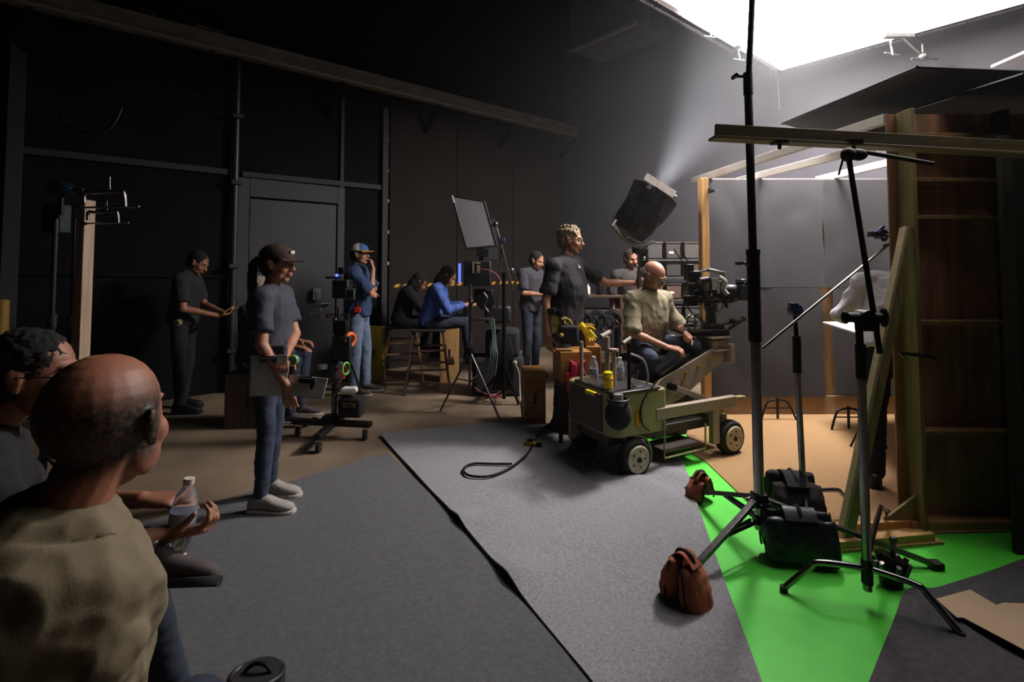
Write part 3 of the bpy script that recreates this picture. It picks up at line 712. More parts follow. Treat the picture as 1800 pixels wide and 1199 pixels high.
        def fr(co, no):
            out = co.copy()
            for i in range(len(co)): out[i] += no[i]*(.006*nz(co[i], 60, 1)+.004*nz(co[i], 130, 3))
            return out
        t.part('hair', remesh(b, .0065, 1, fn=fr), hm, local=True)
    # ---- cap
    if cap:
        c1, c2, c3 = cap
        b = MB(); rg = []
        for i in range(9):
            a_ = math.pi/2*i/8.3; rg.append(b.ring(at(-.012, 0, .045+.088*math.sin(a_)), F, R, .112*k*math.cos(a_), .093*k*math.cos(a_), 24))
        cp = t.part('cap', b.loft(rg), c1, local=True, angle=60)
        vb = MB(); rg = []
        pts = []
        for i in range(9):
            y = -1+i/4; x0 = .098*math.sqrt(max(0, 1-(y*.78)**2)); x1 = .085+.085*math.sqrt(max(0, 1-y*y)); 
            pts.append((x0-.01, y*.076, x1))
        up_ = [at(a_, y, .05-.01*abs(y)/.076) for a_, y, x in pts]; dn = [at(x, y, .038-.016*abs(y)/.076) for a_, y, x in pts]
        ring_ = up_+dn[::-1]; vb.poly(ring_, .005*k, Up); t.part('visor', vb, c2, parent=cp, local=True)
        t.part('button', MB().ell(at(-.012, 0, .134), .008*k, None, 8, 6), c1, parent=cp, local=True)
        if c3:
            t.part('front_panel', MB().loft([MB().ring(at(-.010, 0, .05+.086*math.sin(math.pi/2*i/8.3)), F, R, .1135*k*math.cos(math.pi/2*i/8.3), .0945*k*math.cos(math.pi/2*i/8.3), 24)[20:] + MB().ring(at(-.010, 0, .05+.086*math.sin(math.pi/2*i/8.3)), F, R, .1135*k*math.cos(math.pi/2*i/8.3), .0945*k*math.cos(math.pi/2*i/8.3), 24)[:5] for i in range(8)], False), c3, parent=cp, local=True)
    if glasses:
        b = MB()
        for e in (-1, 1):
            b.torus(at(.104, e*.033, .003), F, .023*k, .002*k, 16, 6); b.tube([at(.104, e*.056, .008), at(.06, e*.079, .01), at(-.005, e*.087, .008)], .002*k, 6)
        b.tube([at(.105, -.01, .006), at(.112, 0, .01), at(.105, .01, .006)], .002*k, 6)
        t.part('glasses', b, M_BLKPL, local=True)
    t.head = at; t.ax = ax; t.J = D; return t
def belt(t, m=None, z=.02):
    D = t.J; pel = D['pel']; sp = D['neck']-pel; hx = (D['hl']-D['hr']).normalized(); Y = hx.cross(sp.normalized()).normalized(); b = MB()
    b.loft([b.ring(pel+sp*(z+q), hx, Y, .185, .132, 24, 2.3) for q in (-.035, .035)]); t.part('belt', b, m or M_BLKFAB, local=True)

SH_WHITE = (mat('grey_canvas_shoe', '9a958e', .8), mat('white_sole', 'c4beb4', .6), M_WHITE)
SH_BLACK = (mat('black_shoe', '141314', .5), mat('black_sole', '0e0e0e', .6), M_BLACK)
SH_MIX = (mat('dark_trainer', '453b3c', .8), mat('pale_sole', '9e988e', .6), M_BLACK)

# --- 1 woman with clipboard (profile, facing right)
g = G(470, 886); wom = person('woman in brown cap, charcoal t-shirt and jeans standing in profile with clipboards', g, -2,
    dict(pel=(-.0, 0, .93), neck=(.0, 0, 1.36), head=(.035, 0, 1.51), sl=(-.005, .155, 1.31), sr=(.02, -.155, 1.30), el=(.1, .12, 1.05), er=(.07, -.24, 1.03), wl=(.17, -.16, .95), wr=(.22, -.24, .80),
         kl=(-.01, .09, .5), kr=(.03, -.09, .5), al=(-.04, .1, .09), ar=(.02, -.12, .09), hl=(0, .085, .9), hr=(0, -.085, .9)),
    M_SKIN, mat('charcoal_polo', '3f3f4a', .9, scale=20, var=.1, bump=.3, bscale=200), M_DENIM, SH_WHITE, (M_HAIRBR, 'pony'), (mat('brown_cap', '3a2a24', .9), mat('brown_visor', '35241f', .9), None), w=.9, k=1.0, voxel=.0065, loose=.8, slim=.006,
    hands=dict(l=dict(d=(.3, -.9, -.25), n=(-.1, .3, -1), curl=(45, 55, 50)), r=dict(d=(.25, .0, -1), n=(-.3, 1, 0), curl=(15, 25, 20), thumb=(1, 0, 0))), sleeve=.55, headdir=(1, -.05, -.08))
belt(wom, M_BLKFAB, .0)
b = MB(); b.box(wom.head(.093, .0, .085), (.004, .05, .02), wom.ax); wom.part('cap_patch', b, M_WHITE, local=True)
# --- 2 phone man by the left wall
g = G(318, 722); phm = person('man in black t-shirt looking down at his phone against the left wall', g, 8,
    dict(neck=(.05, 0, 1.42), head=(.13, 0, 1.53), sl=(.03, .17, 1.36), sr=(.05, -.17, 1.36), el=(.1, .24, 1.08), er=(.1, -.23, 1.07), wl=(.36, .08, 1.0), wr=(.36, -.06, .98), kl=(.0, .12, .5), al=(-.05, .12, .09), ar=(.05, -.13, .09)),
    M_SKIN2, M_TEEBLK, M_TROUBLK, SH_BLACK, (M_HAIRBK, 'short'), headdir=(.85, -.1, -.5), headup=(.5, 0, .85), k=1.0,
    hands=dict(l=dict(d=(.8, -.4, .1), n=(0, -.3, 1), curl=(25, 40, 35)), r=dict(d=(.8, .4, .1), n=(0, .3, 1), curl=(25, 40, 35))), sleeve=.6)
belt(phm)
ph = phm.W(.47, .01, 1.03); single('phone', MB().box(ph, (.07, .07, .01)), mat('phone_black', '101114', .2), 'small black phone in the hands of the man by the left wall', 'phone', bevel=.003)
q = phm.W(.05, -.19, .93); tp2 = T('tape_measure', 'black and yellow tape measure clipped to the belt of the phone man', 'tape measure', q)
tp2.part('case', MB().cyl(q+Vector((0, -.0, 0)), q+Vector((0, -.035, 0)), .035), mat('tool_grey', '6d6e70', .5)); tp2.part('sticker', MB().torus(q+Vector((0, -.036, 0)), (0, 1, 0), .024, .006, 16, 6, -90, 90), mat('tool_yellow', 'd6c31f', .5))
# --- 3 older seated man behind the woman
g = G(522, 742); sit1 = person('older man in black seated behind the woman with the clipboard', (g.x-.42, g.y-.05, 0), 5,
    dict(pel=(0, 0, .62), neck=(.03, 0, 1.13), head=(.06, 0, 1.28), hl=(.02, .09, .6), hr=(.02, -.09, .6), kl=(.44, .14, .62), kr=(.44, -.14, .6), al=(.42, .12, .12), ar=(.4, -.14, .12),
         sl=(.02, .18, 1.07), sr=(.02, -.18, 1.07), el=(.14, .22, .82), er=(.16, -.22, .82), wl=(.4, .12, .76), wr=(.42, -.1, .74)),
    M_SKIN2, M_TEEBLK, M_DENIMD, SH_MIX, (M_HAIRGR, 'short'), sleeve=.9, headdir=(1, -.2, 0),
    hands=dict(l=dict(d=(1, -.1, -.1), n=(0, 0, -1), thumb=(0, -1, 0)), r=dict(d=(1, .0, -.15), n=(0, 0, -1), thumb=(0, 1, 0), curl=(10, 15, 10))))
# --- 4 man in trucker cap
g = G(628, 693); trk = person('man in blue, white and orange cap, navy t-shirt and pale jeans, hand at his mouth', g, 0,
    dict(neck=(-.02, 0, 1.46), head=(.01, 0, 1.6), el=(.14, .16, 1.2), er=(.2, -.2, 1.17), wl=(.17, -.12, 1.17), wr=(.2, -.13, 1.44), sl=(-.02, .18, 1.4), sr=(-.0, -.18, 1.39), al=(.06, .12, .09), ar=(-.02, -.1, .09), kl=(.06, .1, .5), kr=(0, -.1, .5)),
    M_SKIN, M_NAVY, M_DENIML, SH_MIX, (M_HAIRBR, 'short'), (mat('trucker_mesh', 'b9b9b4', .8), mat('visor_orange', 'c8821e', .8), mat('cap_blue', '2f5c8c', .8)),
    k=1.02, loose=1.6, belly=.03, glasses=True, sleeve=.75, headdir=(1, -.2, .02), hands=dict(l=dict(d=(.5, -.8, 0), curl=(30, 40, 30)), r=dict(d=(-.25, .1, 1), n=(-1, 0, -.3), curl=(40, 50, 40), thumb=(0, 1, 0))))
q = trk.W(.05, -.2, 1.0); single('red_radio', MB().box(q, (.07, .04, .06)).cyl(q, q+Vector((0, 0, .1)), .006), mat('red_plastic', 'c22b1f', .5), 'small red pouch on the hip of the man in the orange-billed cap', 'pouch', bevel=.006)
# --- 5 seated woman in blue shirt
g = Vector((-1.02, 6.3, 0)); blu = person('woman with dark hair in blue shirt seated on a tall chair and reading', g, 5,
    dict(pel=(0, 0, .82), neck=(.14, 0, 1.27), head=(.23, 0, 1.37), hl=(.02, .09, .8), hr=(.02, -.09, .8), kl=(.45, .1, .84), kr=(.45, -.1, .82), al=(.5, .1, .42), ar=(.5, -.1, .4),
         sl=(.11, .16, 1.22), sr=(.11, -.16, 1.22), el=(.22, .22, .98), er=(.24, -.21, .98), wl=(.46, .08, 1.03), wr=(.48, -.07, 1.03)),
    M_SKIN, mat('cornflower_shirt', '3a559a', .8, var=.1), M_DENIMD, SH_BLACK, (M_HAIRBR, 'long'), w=.9, sleeve=1.7, headdir=(.8, -.1, -.6), headup=(.6, 0, .8), far=True)
q = blu.W(.55, 0, 1.08); single('script_pages', MB().box(q, (.2, .26, .006), (Vector((.8, 0, .6)), Vector((0, 1, 0)), Vector((-.6, 0, .8)))), mat('paper', 'b9b7ba', .8), 'open script pages in the lap of the woman in blue', 'papers')
# --- 6 dark seated figure beside her
g = Vector((-1.5, 6.95, 0)); drk = person('person in black clothes slumped on the tall stool left of the woman in blue', g, 12,
    dict(pel=(0, 0, .78), neck=(.12, 0, 1.2), head=(.24, 0, 1.28), hl=(.02, .09, .76), hr=(.02, -.09, .76), kl=(.42, .1, .8), kr=(.5, -.1, .78), al=(.3, .1, .42), ar=(.46, -.1, .36),
         sl=(.08, .17, 1.16), sr=(.08, -.17, 1.16), el=(.25, .2, .92), er=(.27, -.2, .92), wl=(.45, .08, .9), wr=(.47, -.07, .9)),
    M_SKIN2, M_BLKFAB, M_TROUBLK, SH_BLACK, (M_HAIRBK, 'long'), sleeve=1.85, headdir=(.8, .1, -.6), headup=(.6, 0, .8), far=True)
# --- 7 small man with dark hair in the distance
g = Vector((.26, 7.0, 0)); bk = person('dark-haired man in charcoal t-shirt bent over his hands behind the tall crew man', g, -40,
    dict(neck=(.03, 0, 1.45), head=(.1, 0, 1.57), el=(.06, .23, 1.14), er=(.06, -.23, 1.14), wl=(.28, .06, 1.14), wr=(.28, -.06, 1.12)),
    M_SKIN, M_TEECHAR, M_DENIMD, SH_BLACK, (M_HAIRBR, 'short'), headdir=(.9, 0, -.35), headup=(.35, 0, .9), far=True, sleeve=.65)
# --- 8 tall man with curly hair
g = Vector((.5, 4.75, 0)); tall = person('tall man with curly sandy hair in black t-shirt reaching to the lamp stand', g, -38,
    dict(neck=(.0, 0, 1.46), head=(.03, .03, 1.615), sl=(0, .18, 1.41), sr=(.0, -.19, 1.39), el=(.16, .42, 1.24), er=(-.03, -.27, 1.1), wl=(.36, .57, 1.24), wr=(.0, -.28, .84)),
    M_SKIN, M_TEEBLK, M_DENIM, SH_MIX, (M_HAIRSAND, 'curly'), k=1.075, belly=.055, glasses=True, headdir=(.9, .35, -.1), sleeve=.62, w=1.04, shirt_len=.03,
    hands=dict(l=dict(d=(.8, .6, .05), n=(.6, -.8, 0), curl=(45, 55, 40), thumb=(0, 0, 1)), r=dict(d=(.05, 0, -1), n=(.2, 1, 0))))
belt(tall, M_BLKFAB, -.03)
# logo on the chest: pale triangle with a small red top
sh_o = [c for c in tall.o.children if c.name.startswith('shirt')][0]
def on_surface(t, o, px, py, off=.003):
    org = t.inv @ Vector((0, 0, CAM_H)); d = (t.inv @ (Vector((0, 0, CAM_H))+ray(px, py))) - org; d.normalize()
    hit, loc, nor, _ = o.ray_cast(org, d)
    return (loc+nor*off, nor) if hit else (None, None)
bpy.context.view_layer.update()
q, n_ = on_surface(tall, sh_o, 1017, 467)
if q:
    d_, r_, u_ = basis(n_); X_ = r_*-1
    tall.part('chest_print', MB().poly([q-r_*.028-u_*.025, q+r_*.028-u_*.025, q+u_*.012], .0015, n_), M_WHITE, local=True, label='small white triangle print')
    tall.part('chest_print', MB().poly([q-r_*.009+u_*.012, q+r_*.009+u_*.012, q+u_*.032], .0015, n_), mat('print_red', 'b02a2a', .7), local=True, label='small red print tip')
# --- 9 man with dim face behind
g = Vector((1.5, 6.5, 0)); bk2 = person('man in brown-grey t-shirt and jeans standing behind the lamp stand', g, -85,
    dict(), M_SKIN2, mat('brown_grey_tee', '36302e', .9), M_DENIM, SH_BLACK, (M_HAIRBR, 'short'), k=.99, headdir=(.9, .2, -.2), far=True, sleeve=.65)
# --- 10 dolly operator
g = Vector((1.17, 4.5, 0)); opr = person('seated grey-haired balding man in olive-tan shirt working on the camera dolly', g, -58,
    dict(pel=(-.03, 0, .80), neck=(.03, 0, 1.24), head=(.09, .0, 1.375), hl=(0, .1, .79), hr=(0, -.1, .79), kl=(.3, .22, .8), kr=(.24, -.22, .74), al=(.16, .25, .38), ar=(.1, -.2, .3),
         sl=(.03, .17, 1.17), sr=(.02, -.18, 1.17), el=(.1, .28, .93), er=(.1, -.27, .92), wl=(.3, .14, .9), wr=(.3, -.1, .82)),
    skin('skin_pink', 'c58f76', 'b57a62'), M_OLIVE, M_DENIM, SH_MIX, (M_HAIRGR, 'balding'), belly=.05, k=1.03, headdir=(.85, .25, -.55), headup=(.55, 0, .85), sleeve=.8, collar=True, loose=1.15, folds=1.5, shirt_len=.04,
    hands=dict(l=dict(d=(.6, -.5, .1), n=(-.3, -.5, -.6), curl=(40, 50, 40)), r=dict(d=(.75, .5, -.1), n=(0, .3, -1), curl=(25, 35, 30), thumb=(0, 1, .3))), glasses=True, voxel=.0065)
# --- 11 white shirt man, bent into the set
g = G(1566, 858); g = Vector((2.62, 3.55, 0)); wht = person('man in white shirt and black trousers bending over behind the near set wall', g, 62,
    dict(pel=(0, 0, .98), neck=(.16, -.06, 1.42), head=(.3, -.22, 1.47), sl=(.12, .15, 1.37), sr=(.14, -.25, 1.36), el=(.17, .29, 1.14), er=(.2, -.32, 1.1), wl=(.4, .2, 1.1), wr=(.4, -.24, .98),
         kl=(.0, .12, .52), kr=(.02, -.1, .52), al=(-.08, .14, .09), ar=(.06, -.16, .09)),
    M_SKIN2, M_WSHIRT, M_TROUBLK, SH_BLACK, (M_HAIRBR, 'short'), sleeve=1.2, loose=1.8, belly=.02, headdir=(.7, 0, -.7), headup=(.7, 0, .7), k=1.0)
# --- 12 foreground bald man
def bald_mask(x, y, z):
    side = np.clip((.085-z)/.05, 0, 1)*np.clip((z+.085)/.04, 0, 1)*np.clip((.055-x)/.03, 0, 1)
    back = np.clip((.075-z)/.04, 0, 1)*np.clip((z+.085)/.03, 0, 1)*np.clip((-.02-x)/.03, 0, 1)
    cheek = np.clip((-.03-z)/.03, 0, 1)*np.clip((x-.0)/.03, 0, 1)*.25
    return np.maximum(np.maximum(side, back), cheek).astype(np.float32)
def stub_mat(name, c, h):
    m = skin(name, c, None).copy(); m.name = name+'_stubble'; nt = m.node_tree; b = nt.nodes['Principled BSDF']; src = b.inputs['Base Color'].links[0].from_socket
    at_ = nt.nodes.new('ShaderNodeAttribute'); at_.attribute_name = 'hairmask'; nn = nt.nodes.new('ShaderNodeTexNoise'); nn.inputs['Scale'].default_value = 130
    tc = nt.nodes.new('ShaderNodeTexCoord'); nt.links.new(tc.outputs['Object'], nn.inputs[0])
    mu = nt.nodes.new('ShaderNodeMath'); mu.operation = 'MULTIPLY'; rp = nt.nodes.new('ShaderNodeMapRange'); rp.inputs[1].default_value = .3; rp.inputs[2].default_value = .6; rp.inputs[3].default_value = .72
    nt.links.new(nn.outputs[0], rp.inputs[0]); nt.links.new(at_.outputs['Fac'], mu.inputs[0]); nt.links.new(rp.outputs[0], mu.inputs[1])
    mx = nt.nodes.new('ShaderNodeMixRGB'); nt.links.new(mu.outputs[0], mx.inputs[0]); nt.links.new(src, mx.inputs[1]); mx.inputs[2].default_value = (*srgb(h), 1); nt.links.new(mx.outputs[0], b.inputs['Base Color']); return m
bald = person('bald man with stubbled sides in khaki shirt, seated in the left foreground', (-.685, .835, 0), 88,
    dict(pel=(-.1, .13, .55), neck=(.0, .03, 1.10), head=(.04, .0, 1.235), hl=(0, .1, .53), hr=(0, -.1, .53), kl=(.35, .26, .5), kr=(.35, .04, .5), al=(.3, .26, .1), ar=(.3, .04, .1),
         sl=(.0, .25, .97), sr=(-.03, -.04, .915), el=(.1, .27, .7), er=(-.02, -.03, .66), wl=(.26, .2, .55), wr=(.2, .03, .52)),
    stub_mat('skin_ruddy2', 'a56b52', '1b1511'), M_KHAKI, M_DENIMD, SH_MIX, None, k=1.0, belly=.05, voxel=.0045, sleeve=1.7, headdir=(.99, .06, -.02), loose=1.5, collar=True, w=.8, stubble=bald_mask, folds=1.5, shirt_len=.05,
    hands=dict(l=dict(n=(0, 0, -1), thumb=(0, -1, 0)), r=dict(n=(0, 0, -1), thumb=(0, 1, 0))))
# --- 13 seated man with glasses at the far left, holding a bottle, one ankle over the knee
gla = person('dark-haired man with glasses seated at the left edge, one ankle over the other knee', (-1.42, 1.35, 0), 42,
    dict(pel=(-.1, .05, .58), neck=(.04, .02, 1.07), head=(.13, -.01, 1.2), hl=(0, .12, .55), hr=(0, -.08, .55), kl=(.3, .32, .6), kr=(.38, .02, .57), al=(.356, -.253, .74), ar=(.5, .1, .1),
         sl=(.03, .2, .98), sr=(.04, -.18, .98), el=(.12, .24, .78), er=(.16, -.26, .78), wl=(.37, -.1, .82), wr=(.42, -.24, .76)),
    M_SKIN3, M_BLKFAB, M_DENIMD, (mat('brown_trainer', '4c4144', .8), mat('black_tread', '1a1819', .7), M_WHITE), (M_HAIRBK, 'short'), k=1.0, voxel=.005, sleeve=.7, glasses=True, headdir=(1, -.45, -.1),
    shoe_dirs=dict(l=((.843, -.558, -.05), (.335, .372, .85)), r=((1, -.3, 0), (0, 0, 1))),
    hands=dict(l=dict(d=(.7, -.6, .0), n=(.5, -.4, -.6), curl=(20, 30, 20)), r=dict(d=(.75, -.55, .1), n=(-.4, .6, .7), curl=(40, 50, 35), thumb=(0, 0, 1))))
# ================================================================== GRIP STANDS AND SANDBAGS
M_GREENISH = mat('chrome_stand', '8f8f92', .22, 1, var=.08)
M_ORANGE = mat('orange_brown_canvas', '9e5538', .9, scale=8, col2='7c3f2a', bump=.4, bscale=200)
M_BLKBAG = mat('black_vinyl', '1b2027', .42, scale=8, var=.15, bump=.3, bscale=60)
def sandbag(label, c, dirv, size, m, strap, tilt=0.0, group='sandbags on the stands', sag=.1):
    """saddle bag: two filled lobes hanging either side of a leg, joined by a strap"""
    c = Vector(c); d = Vector(dirv); d.z = 0; d.normalize(); s = Vector((-d.y, d.x, 0)); Z = Vector((0, 0, 1))
    L_, H, W = size; t = T('sandbag', label, 'sandbag', (c.x, c.y, 0), group=group)
    for e, dz in ((1, 0), (-1, -.02)):
        b = MB(); rg = []
        for i in range(9):
            u = i/8; h = H*(u-1)*1.0; k = math.sin(math.pi*(.12+.8*u))**.55
            cc = c+s*e*(W*.28+.3*W*(1-u))+Z*(h+dz)
            rg.append(b.ring(cc, d, s, L_/2*(.86+.14*k), W*.5*k*(.6+.5*(1-u)), 20, 3.2))
        b.loft(rg)
        def f(co, no):
            out = co.copy()
            for i in range(len(co)): out[i] += no[i]*(.012*nz(co[i], 9, 2+e)+.006*(1-2*abs(nz(co[i], 17, 5))))
            return out
        lo = t.part('pouch', remesh(b, .012, 3, fn=f), m)
        for j_ in (0, 10): t.part('end_seam', MB().tube([rg[i][j_] for i in range(9)], .005, 6), strap, parent=lo)
    b = MB(); 
    b.sheet(c-d*L_*.22-s*W*.6+Z*-.02, s*W*1.2, d*L_*.44, 8, 2, lambda u, v: Z*(.045*math.sin(math.pi*u)), .006); t.part('top_flap', b, m)
    b = MB().tube(spline([c-s*W*.5-Z*.05, c-s*W*.35+Z*.015, c+Z*.03, c+s*W*.35+Z*.015, c+s*W*.5-Z*.05]), .01, 8); t.part('strap', b, strap)
    return t
def knob(t, q, d, s=1.0, m=None, name='knob'):
    d = Vector(d).normalized(); q = Vector(q); r = basis(d)[1]
    t.part(name, MB().cyl(q, q+d*.045*s, .009*s).box(q+d*.055*s, (.02*s, .05*s, .014*s), (d, r, d.cross(r))).ell(q+d*.055*s+r*.025*s, .011*s, None, 8, 6).ell(q+d*.055*s-r*.025*s, .011*s, None, 8, 6), m or M_DKSTEEL)

# --- big stand
C = Vector((P(1333, 800, 2.76).x, 2.76, 0)); hub = C+Vector((0, 0, .27)); top = Vector((P(1325, 0, 2.76).x, 2.76, 3.1))
t = T('crank_stand', 'tall heavy-duty stand rising out of the top of the picture before the set', 'stand', C)
zk = P(1330, 710, 2.76).z; zj = P(1330, 455, 2.76).z; zj2 = P(1330, 160, 2.76).z
t.part('lower_tube', MB().cyl((C.x, C.y, .12), (C.x-.005, C.y, zj), .026), M_GREENISH)
t.part('collar', MB().cyl((C.x-.005, C.y, P(1330, 600, 2.76).z), (C.x-.006, C.y, zj+.02), .033).cyl((C.x-.006, C.y, zj+.02), (C.x-.006, C.y, zj+.05), .036), M_BLACK)
t.part('middle_tube', MB().cyl((C.x-.006, C.y, zj), (C.x-.014, C.y, zj2), .021), M_BLACK)
t.part('collar', MB().cyl((C.x-.014, C.y, zj2-.02), (C.x-.014, C.y, zj2+.1), .025), M_BLACK)
t.part('upper_tube', MB().cyl((C.x-.014, C.y, zj2), top, .016), M_BLACK)
for y in (465, 500): knob(t, Vector((C.x-.035, C.y-.01, P(1330, y, 2.76).z)), (-1, -.3, .1), 1.0, M_CHROME)
knob(t, Vector((C.x-.03, C.y, P(1330, 134, 2.76).z)), (-1, 0, 0), 1.0)
feet = [G(1190, 1040), G(1212, 868), G(1645, 1001)]
hb = t.part('hub', MB().box(hub, (.07, .07, .07)), M_BLACK, bevel=.008); t.part('lower_hub', MB().box(hub-Vector((0, 0, .1)), (.06, .06, .05)), M_BLACK, bevel=.008)
for i, f in enumerate(feet):
    d = (f-C).normalized(); a = hub+d*.04
    lg_ = t.part('leg', MB().beam(a, f+Vector((0, 0, .02)), .032, .022), M_STEEL if i == 0 else (M_STEEL if i == 2 else M_DKSTEEL), bevel=.003)
    m_ = a.lerp(f, .42); t.part('brace', MB().beam(hub-Vector((0, 0, .11))+d*.03, m_, .008, .02), M_DKSTEEL, bevel=.002)
    t.part('brace', MB().beam(hub-Vector((0, 0, .11))+d*.03+d.cross(Vector((0, 0, 1)))*.03, m_+d.cross(Vector((0, 0, 1)))*.02, .008, .02), M_DKSTEEL, bevel=.002)
    t.part('foot', MB().box(f+Vector((0, 0, .02)), (.05, .05, .035)), M_RUBBER, parent=lg_)
    knob(t, hub+d*.02-Vector((0, 0, .02)), d.cross(Vector((0, 0, 1)))+Vector((0, 0, .3)), .8, M_CHROME, 'pin')
sandbag('orange-brown sandbag on the near left foot of the tall stand', G(1205, 1062)+Vector((0, 0, .2)), (.72, .55, 0), (.15, .19, .105), M_ORANGE, M_BLKFAB)
sandbag('small orange-brown sandbag on the far left foot of the tall stand', G(1232, 880)+Vector((0, 0, .155)), (.5, -1, 0), (.12, .12, .09), M_ORANGE, M_BLKFAB)
q = hub.lerp(feet[2], .22); sandbag('shiny black sandbag draped over the right leg of the tall stand', q+Vector((-.02, -.05, .03)), feet[2]-C, (.34, .2, .1), M_BLKBAG, M_BLKFAB)
q = P(1393, 832, 3.15); sandbag('matte black sandbag hanging behind the tall stand', q+Vector((0, 0, -.02)), (1, -.2, 0), (.28, .26, .2), mat('black_canvas', '161518', .95), M_BLKFAB)

# --- c-stand 3 (chrome, behind) with long arm
C3 = Vector((P(1411, 800, 3.12).x, 3.12, 0))
def turtle(t, C, feet, zleg, m, r=.013):
    for f in feet:
        d = (f-C); d.z = 0; ln = d.length; d.normalize()
        pts = [C+Vector((0, 0, zleg)), C+d*ln*.55+Vector((0, 0, zleg-.005)), C+d*ln*.68+Vector((0, 0, zleg-.035)), C+d*ln*.97+Vector((0, 0, .03)), f+Vector((0, 0, .012))]
        lg_ = t.part('leg', MB().tube(spline(pts, 5), r, 10), m)
        t.part('foot', MB().cyl(f+Vector((0, 0, 0)), f+Vector((0, 0, .03)), .017), M_RUBBER, parent=lg_)
t = T('grip_stand', 'chrome grip stand in the middle, carrying the long diagonal arm', 'stand', C3)
ztp = P(1405, 548, 3.12).z
t.part('post', MB().cyl(C3+Vector((0, 0, .1)), (C3.x-.02, C3.y, P(1408, 650, 3.12).z), .0175), M_GREENISH)
t.part('collar', MB().cyl((C3.x-.02, C3.y, P(1408, 655, 3.12).z), (C3.x-.02, C3.y, P(1408, 590, 3.12).z), .024), M_BLACK)
t.part('upper_post', MB().cyl((C3.x-.02, C3.y, P(1408, 600, 3.12).z), (C3.x-.025, C3.y, ztp), .013), M_DKSTEEL)
turtle(t, C3, [G(1515, 905), G(1330, 880), G(1425, 985)], .16, mat('blue_chrome', 'a9a8c4', .2, 1))
BLUEK = mat('blue_anodised', '39456b', .35, .5)
hd_ = C3+Vector((-.025, 0, ztp+.01))
t.part('grip_head', MB().cyl(hd_-Vector((0, .03, 0)), hd_+Vector((0, .03, 0)), .035).box(hd_-Vector((.02, .02, -.02)), (.05, .03, .05)), BLUEK, bevel=.003)
A = P(1340, 612, 3.0); B = P(1562, 430, 3.2)
arm = T('boom_rod', 'long thin chrome arm slanting up to the right from the middle grip stand', 'arm', A)
arm.part('rod', MB().cyl(A, B, .0085), M_CHROME); 
e = P(1548, 412, 3.2)
arm.part('grip_head', MB().cyl(e-Vector((0, .03, 0)), e+Vector((0, .03, 0)), .03).box(e+Vector((-.03, 0, .0)), (.08, .04, .03)).ell(e+Vector((.0, -.03, -.03)), .018), BLUEK)
f = P(1583, 418, 3.12); arm.part('clamp', MB().cyl(e, f, .012).box(f, (.04, .05, .03)).cyl(f-Vector((.02, .0, -.02)), f-Vector((.02, 0, .04)), .006).cyl(B-Vector((.03, 0, .01)), B+Vector((.05, 0, .02)), .01), M_STEEL)
arm.part('handle', MB().cyl(e+Vector((-.05, 0, -.01)), e+Vector((.02, 0, .05)), .011), BLUEK)

# --- c-stand 2 (front right)
C2 = Vector((P(1524, 1000, 2.33).x, 2.33, 0))
t = T('grip_stand', 'grip stand with curved legs on the green floor, nearest the camera', 'stand', C2)
t.part('post', MB().cyl(C2+Vector((0, 0, .07)), (C2.x, C2.y, P(1520, 660, 2.33).z), .0185), M_GREENISH)
t.part('collar', MB().cyl((C2.x, C2.y, P(1520, 665, 2.33).z), (C2.x, C2.y, P(1520, 605, 2.33).z), .022), M_DKSTEEL)
t.part('lower_collar', MB().cyl((C2.x, C2.y, .1), (C2.x, C2.y, .2), .0235), M_DKSTEEL)
zt2 = P(1516, 562, 2.33).z
t.part('upper_post', MB().cyl((C2.x, C2.y, P(1520, 640, 2.33).z), (C2.x-.005, C2.y, zt2), .016), M_BLACK)
hh = Vector((C2.x-.005, C2.y, zt2+.01))
t.part('grip_head', MB().cyl(hh-Vector((.05, 0, 0)), hh+Vector((.1, 0, 0)), .022).cyl(hh+Vector((.03, -.03, 0)), hh+Vector((.03, .03, 0)), .034).ell(hh+Vector((.115, 0, .0)), (.02, .02, .045)).ell(hh-Vector((.06, 0, 0)), (.018, .018, .03)), M_BLACK)
turtle(t, C2, [G(1378, 1042), G(1688, 1123)], .165, M_GREENISH, .0135)
turtle(t, C2, [G(1560, 905)], .2, M_GREENISH, .0125)
# black rod standing up from its head to the beam
r0 = P(1547, 622, 2.36); r1 = P(1491, 272, 2.5)
t = T('black_rod', 'black rod leaning from the near grip stand up to the support beam', 'arm', r0)
t.part('rod', MB().cyl(r0, r1, .0125), M_BLACK); t.part('end_knuckle', MB().ell(r1, .035).ell(r1+Vector((.05, 0, .0)), (.045, .025, .03)), M_BLACK)
t.part('side_arm', MB().cyl(r1+Vector((.04, 0, .02)), P(1640, 288, 2.5), .011), M_BLACK)
t.part('screw', MB().cyl(r1+Vector((-.02, 0, -.0)), r1+Vector((-.05, 0, -.1)), .005), M_STEEL)
t.part('lower_clamp', MB().box(P(1524, 572, 2.36), (.09, .05, .05)), M_BLACK, bevel=.008)
# clamp pile on the green floor behind
q = G(1567, 1028); t = T('chain_vise_clamp', 'heap of dark steel clamp hardware on the green floor behind the near stand', 'clamp', q)
t.part('body', MB().cyl(q+Vector((0, 0, .0)), q+Vector((0, 0, .1)), .045, .06).cyl(q+Vector((0, 0, .1)), q+Vector((.01, 0, .13)), .062), M_DKSTEEL)
for k in range(7): a_ = k*.9; t.part('bolt', MB().cyl(q+Vector((.055*math.cos(a_), .055*math.sin(a_), .06)), q+Vector((.075*math.cos(a_), .075*math.sin(a_), .12)), .011), M_STEEL)
t.part('handle', MB().cyl(q+Vector((.01, 0, .12)), q+Vector((.015, 0, .2)), .012).ell(q+Vector((.015, 0, .205)), .018), M_STEEL)
t.part('tee', MB().cyl(q+Vector((-.08, 0, .1)), q+Vector((.05, .02, .12)), .013), M_STEEL)
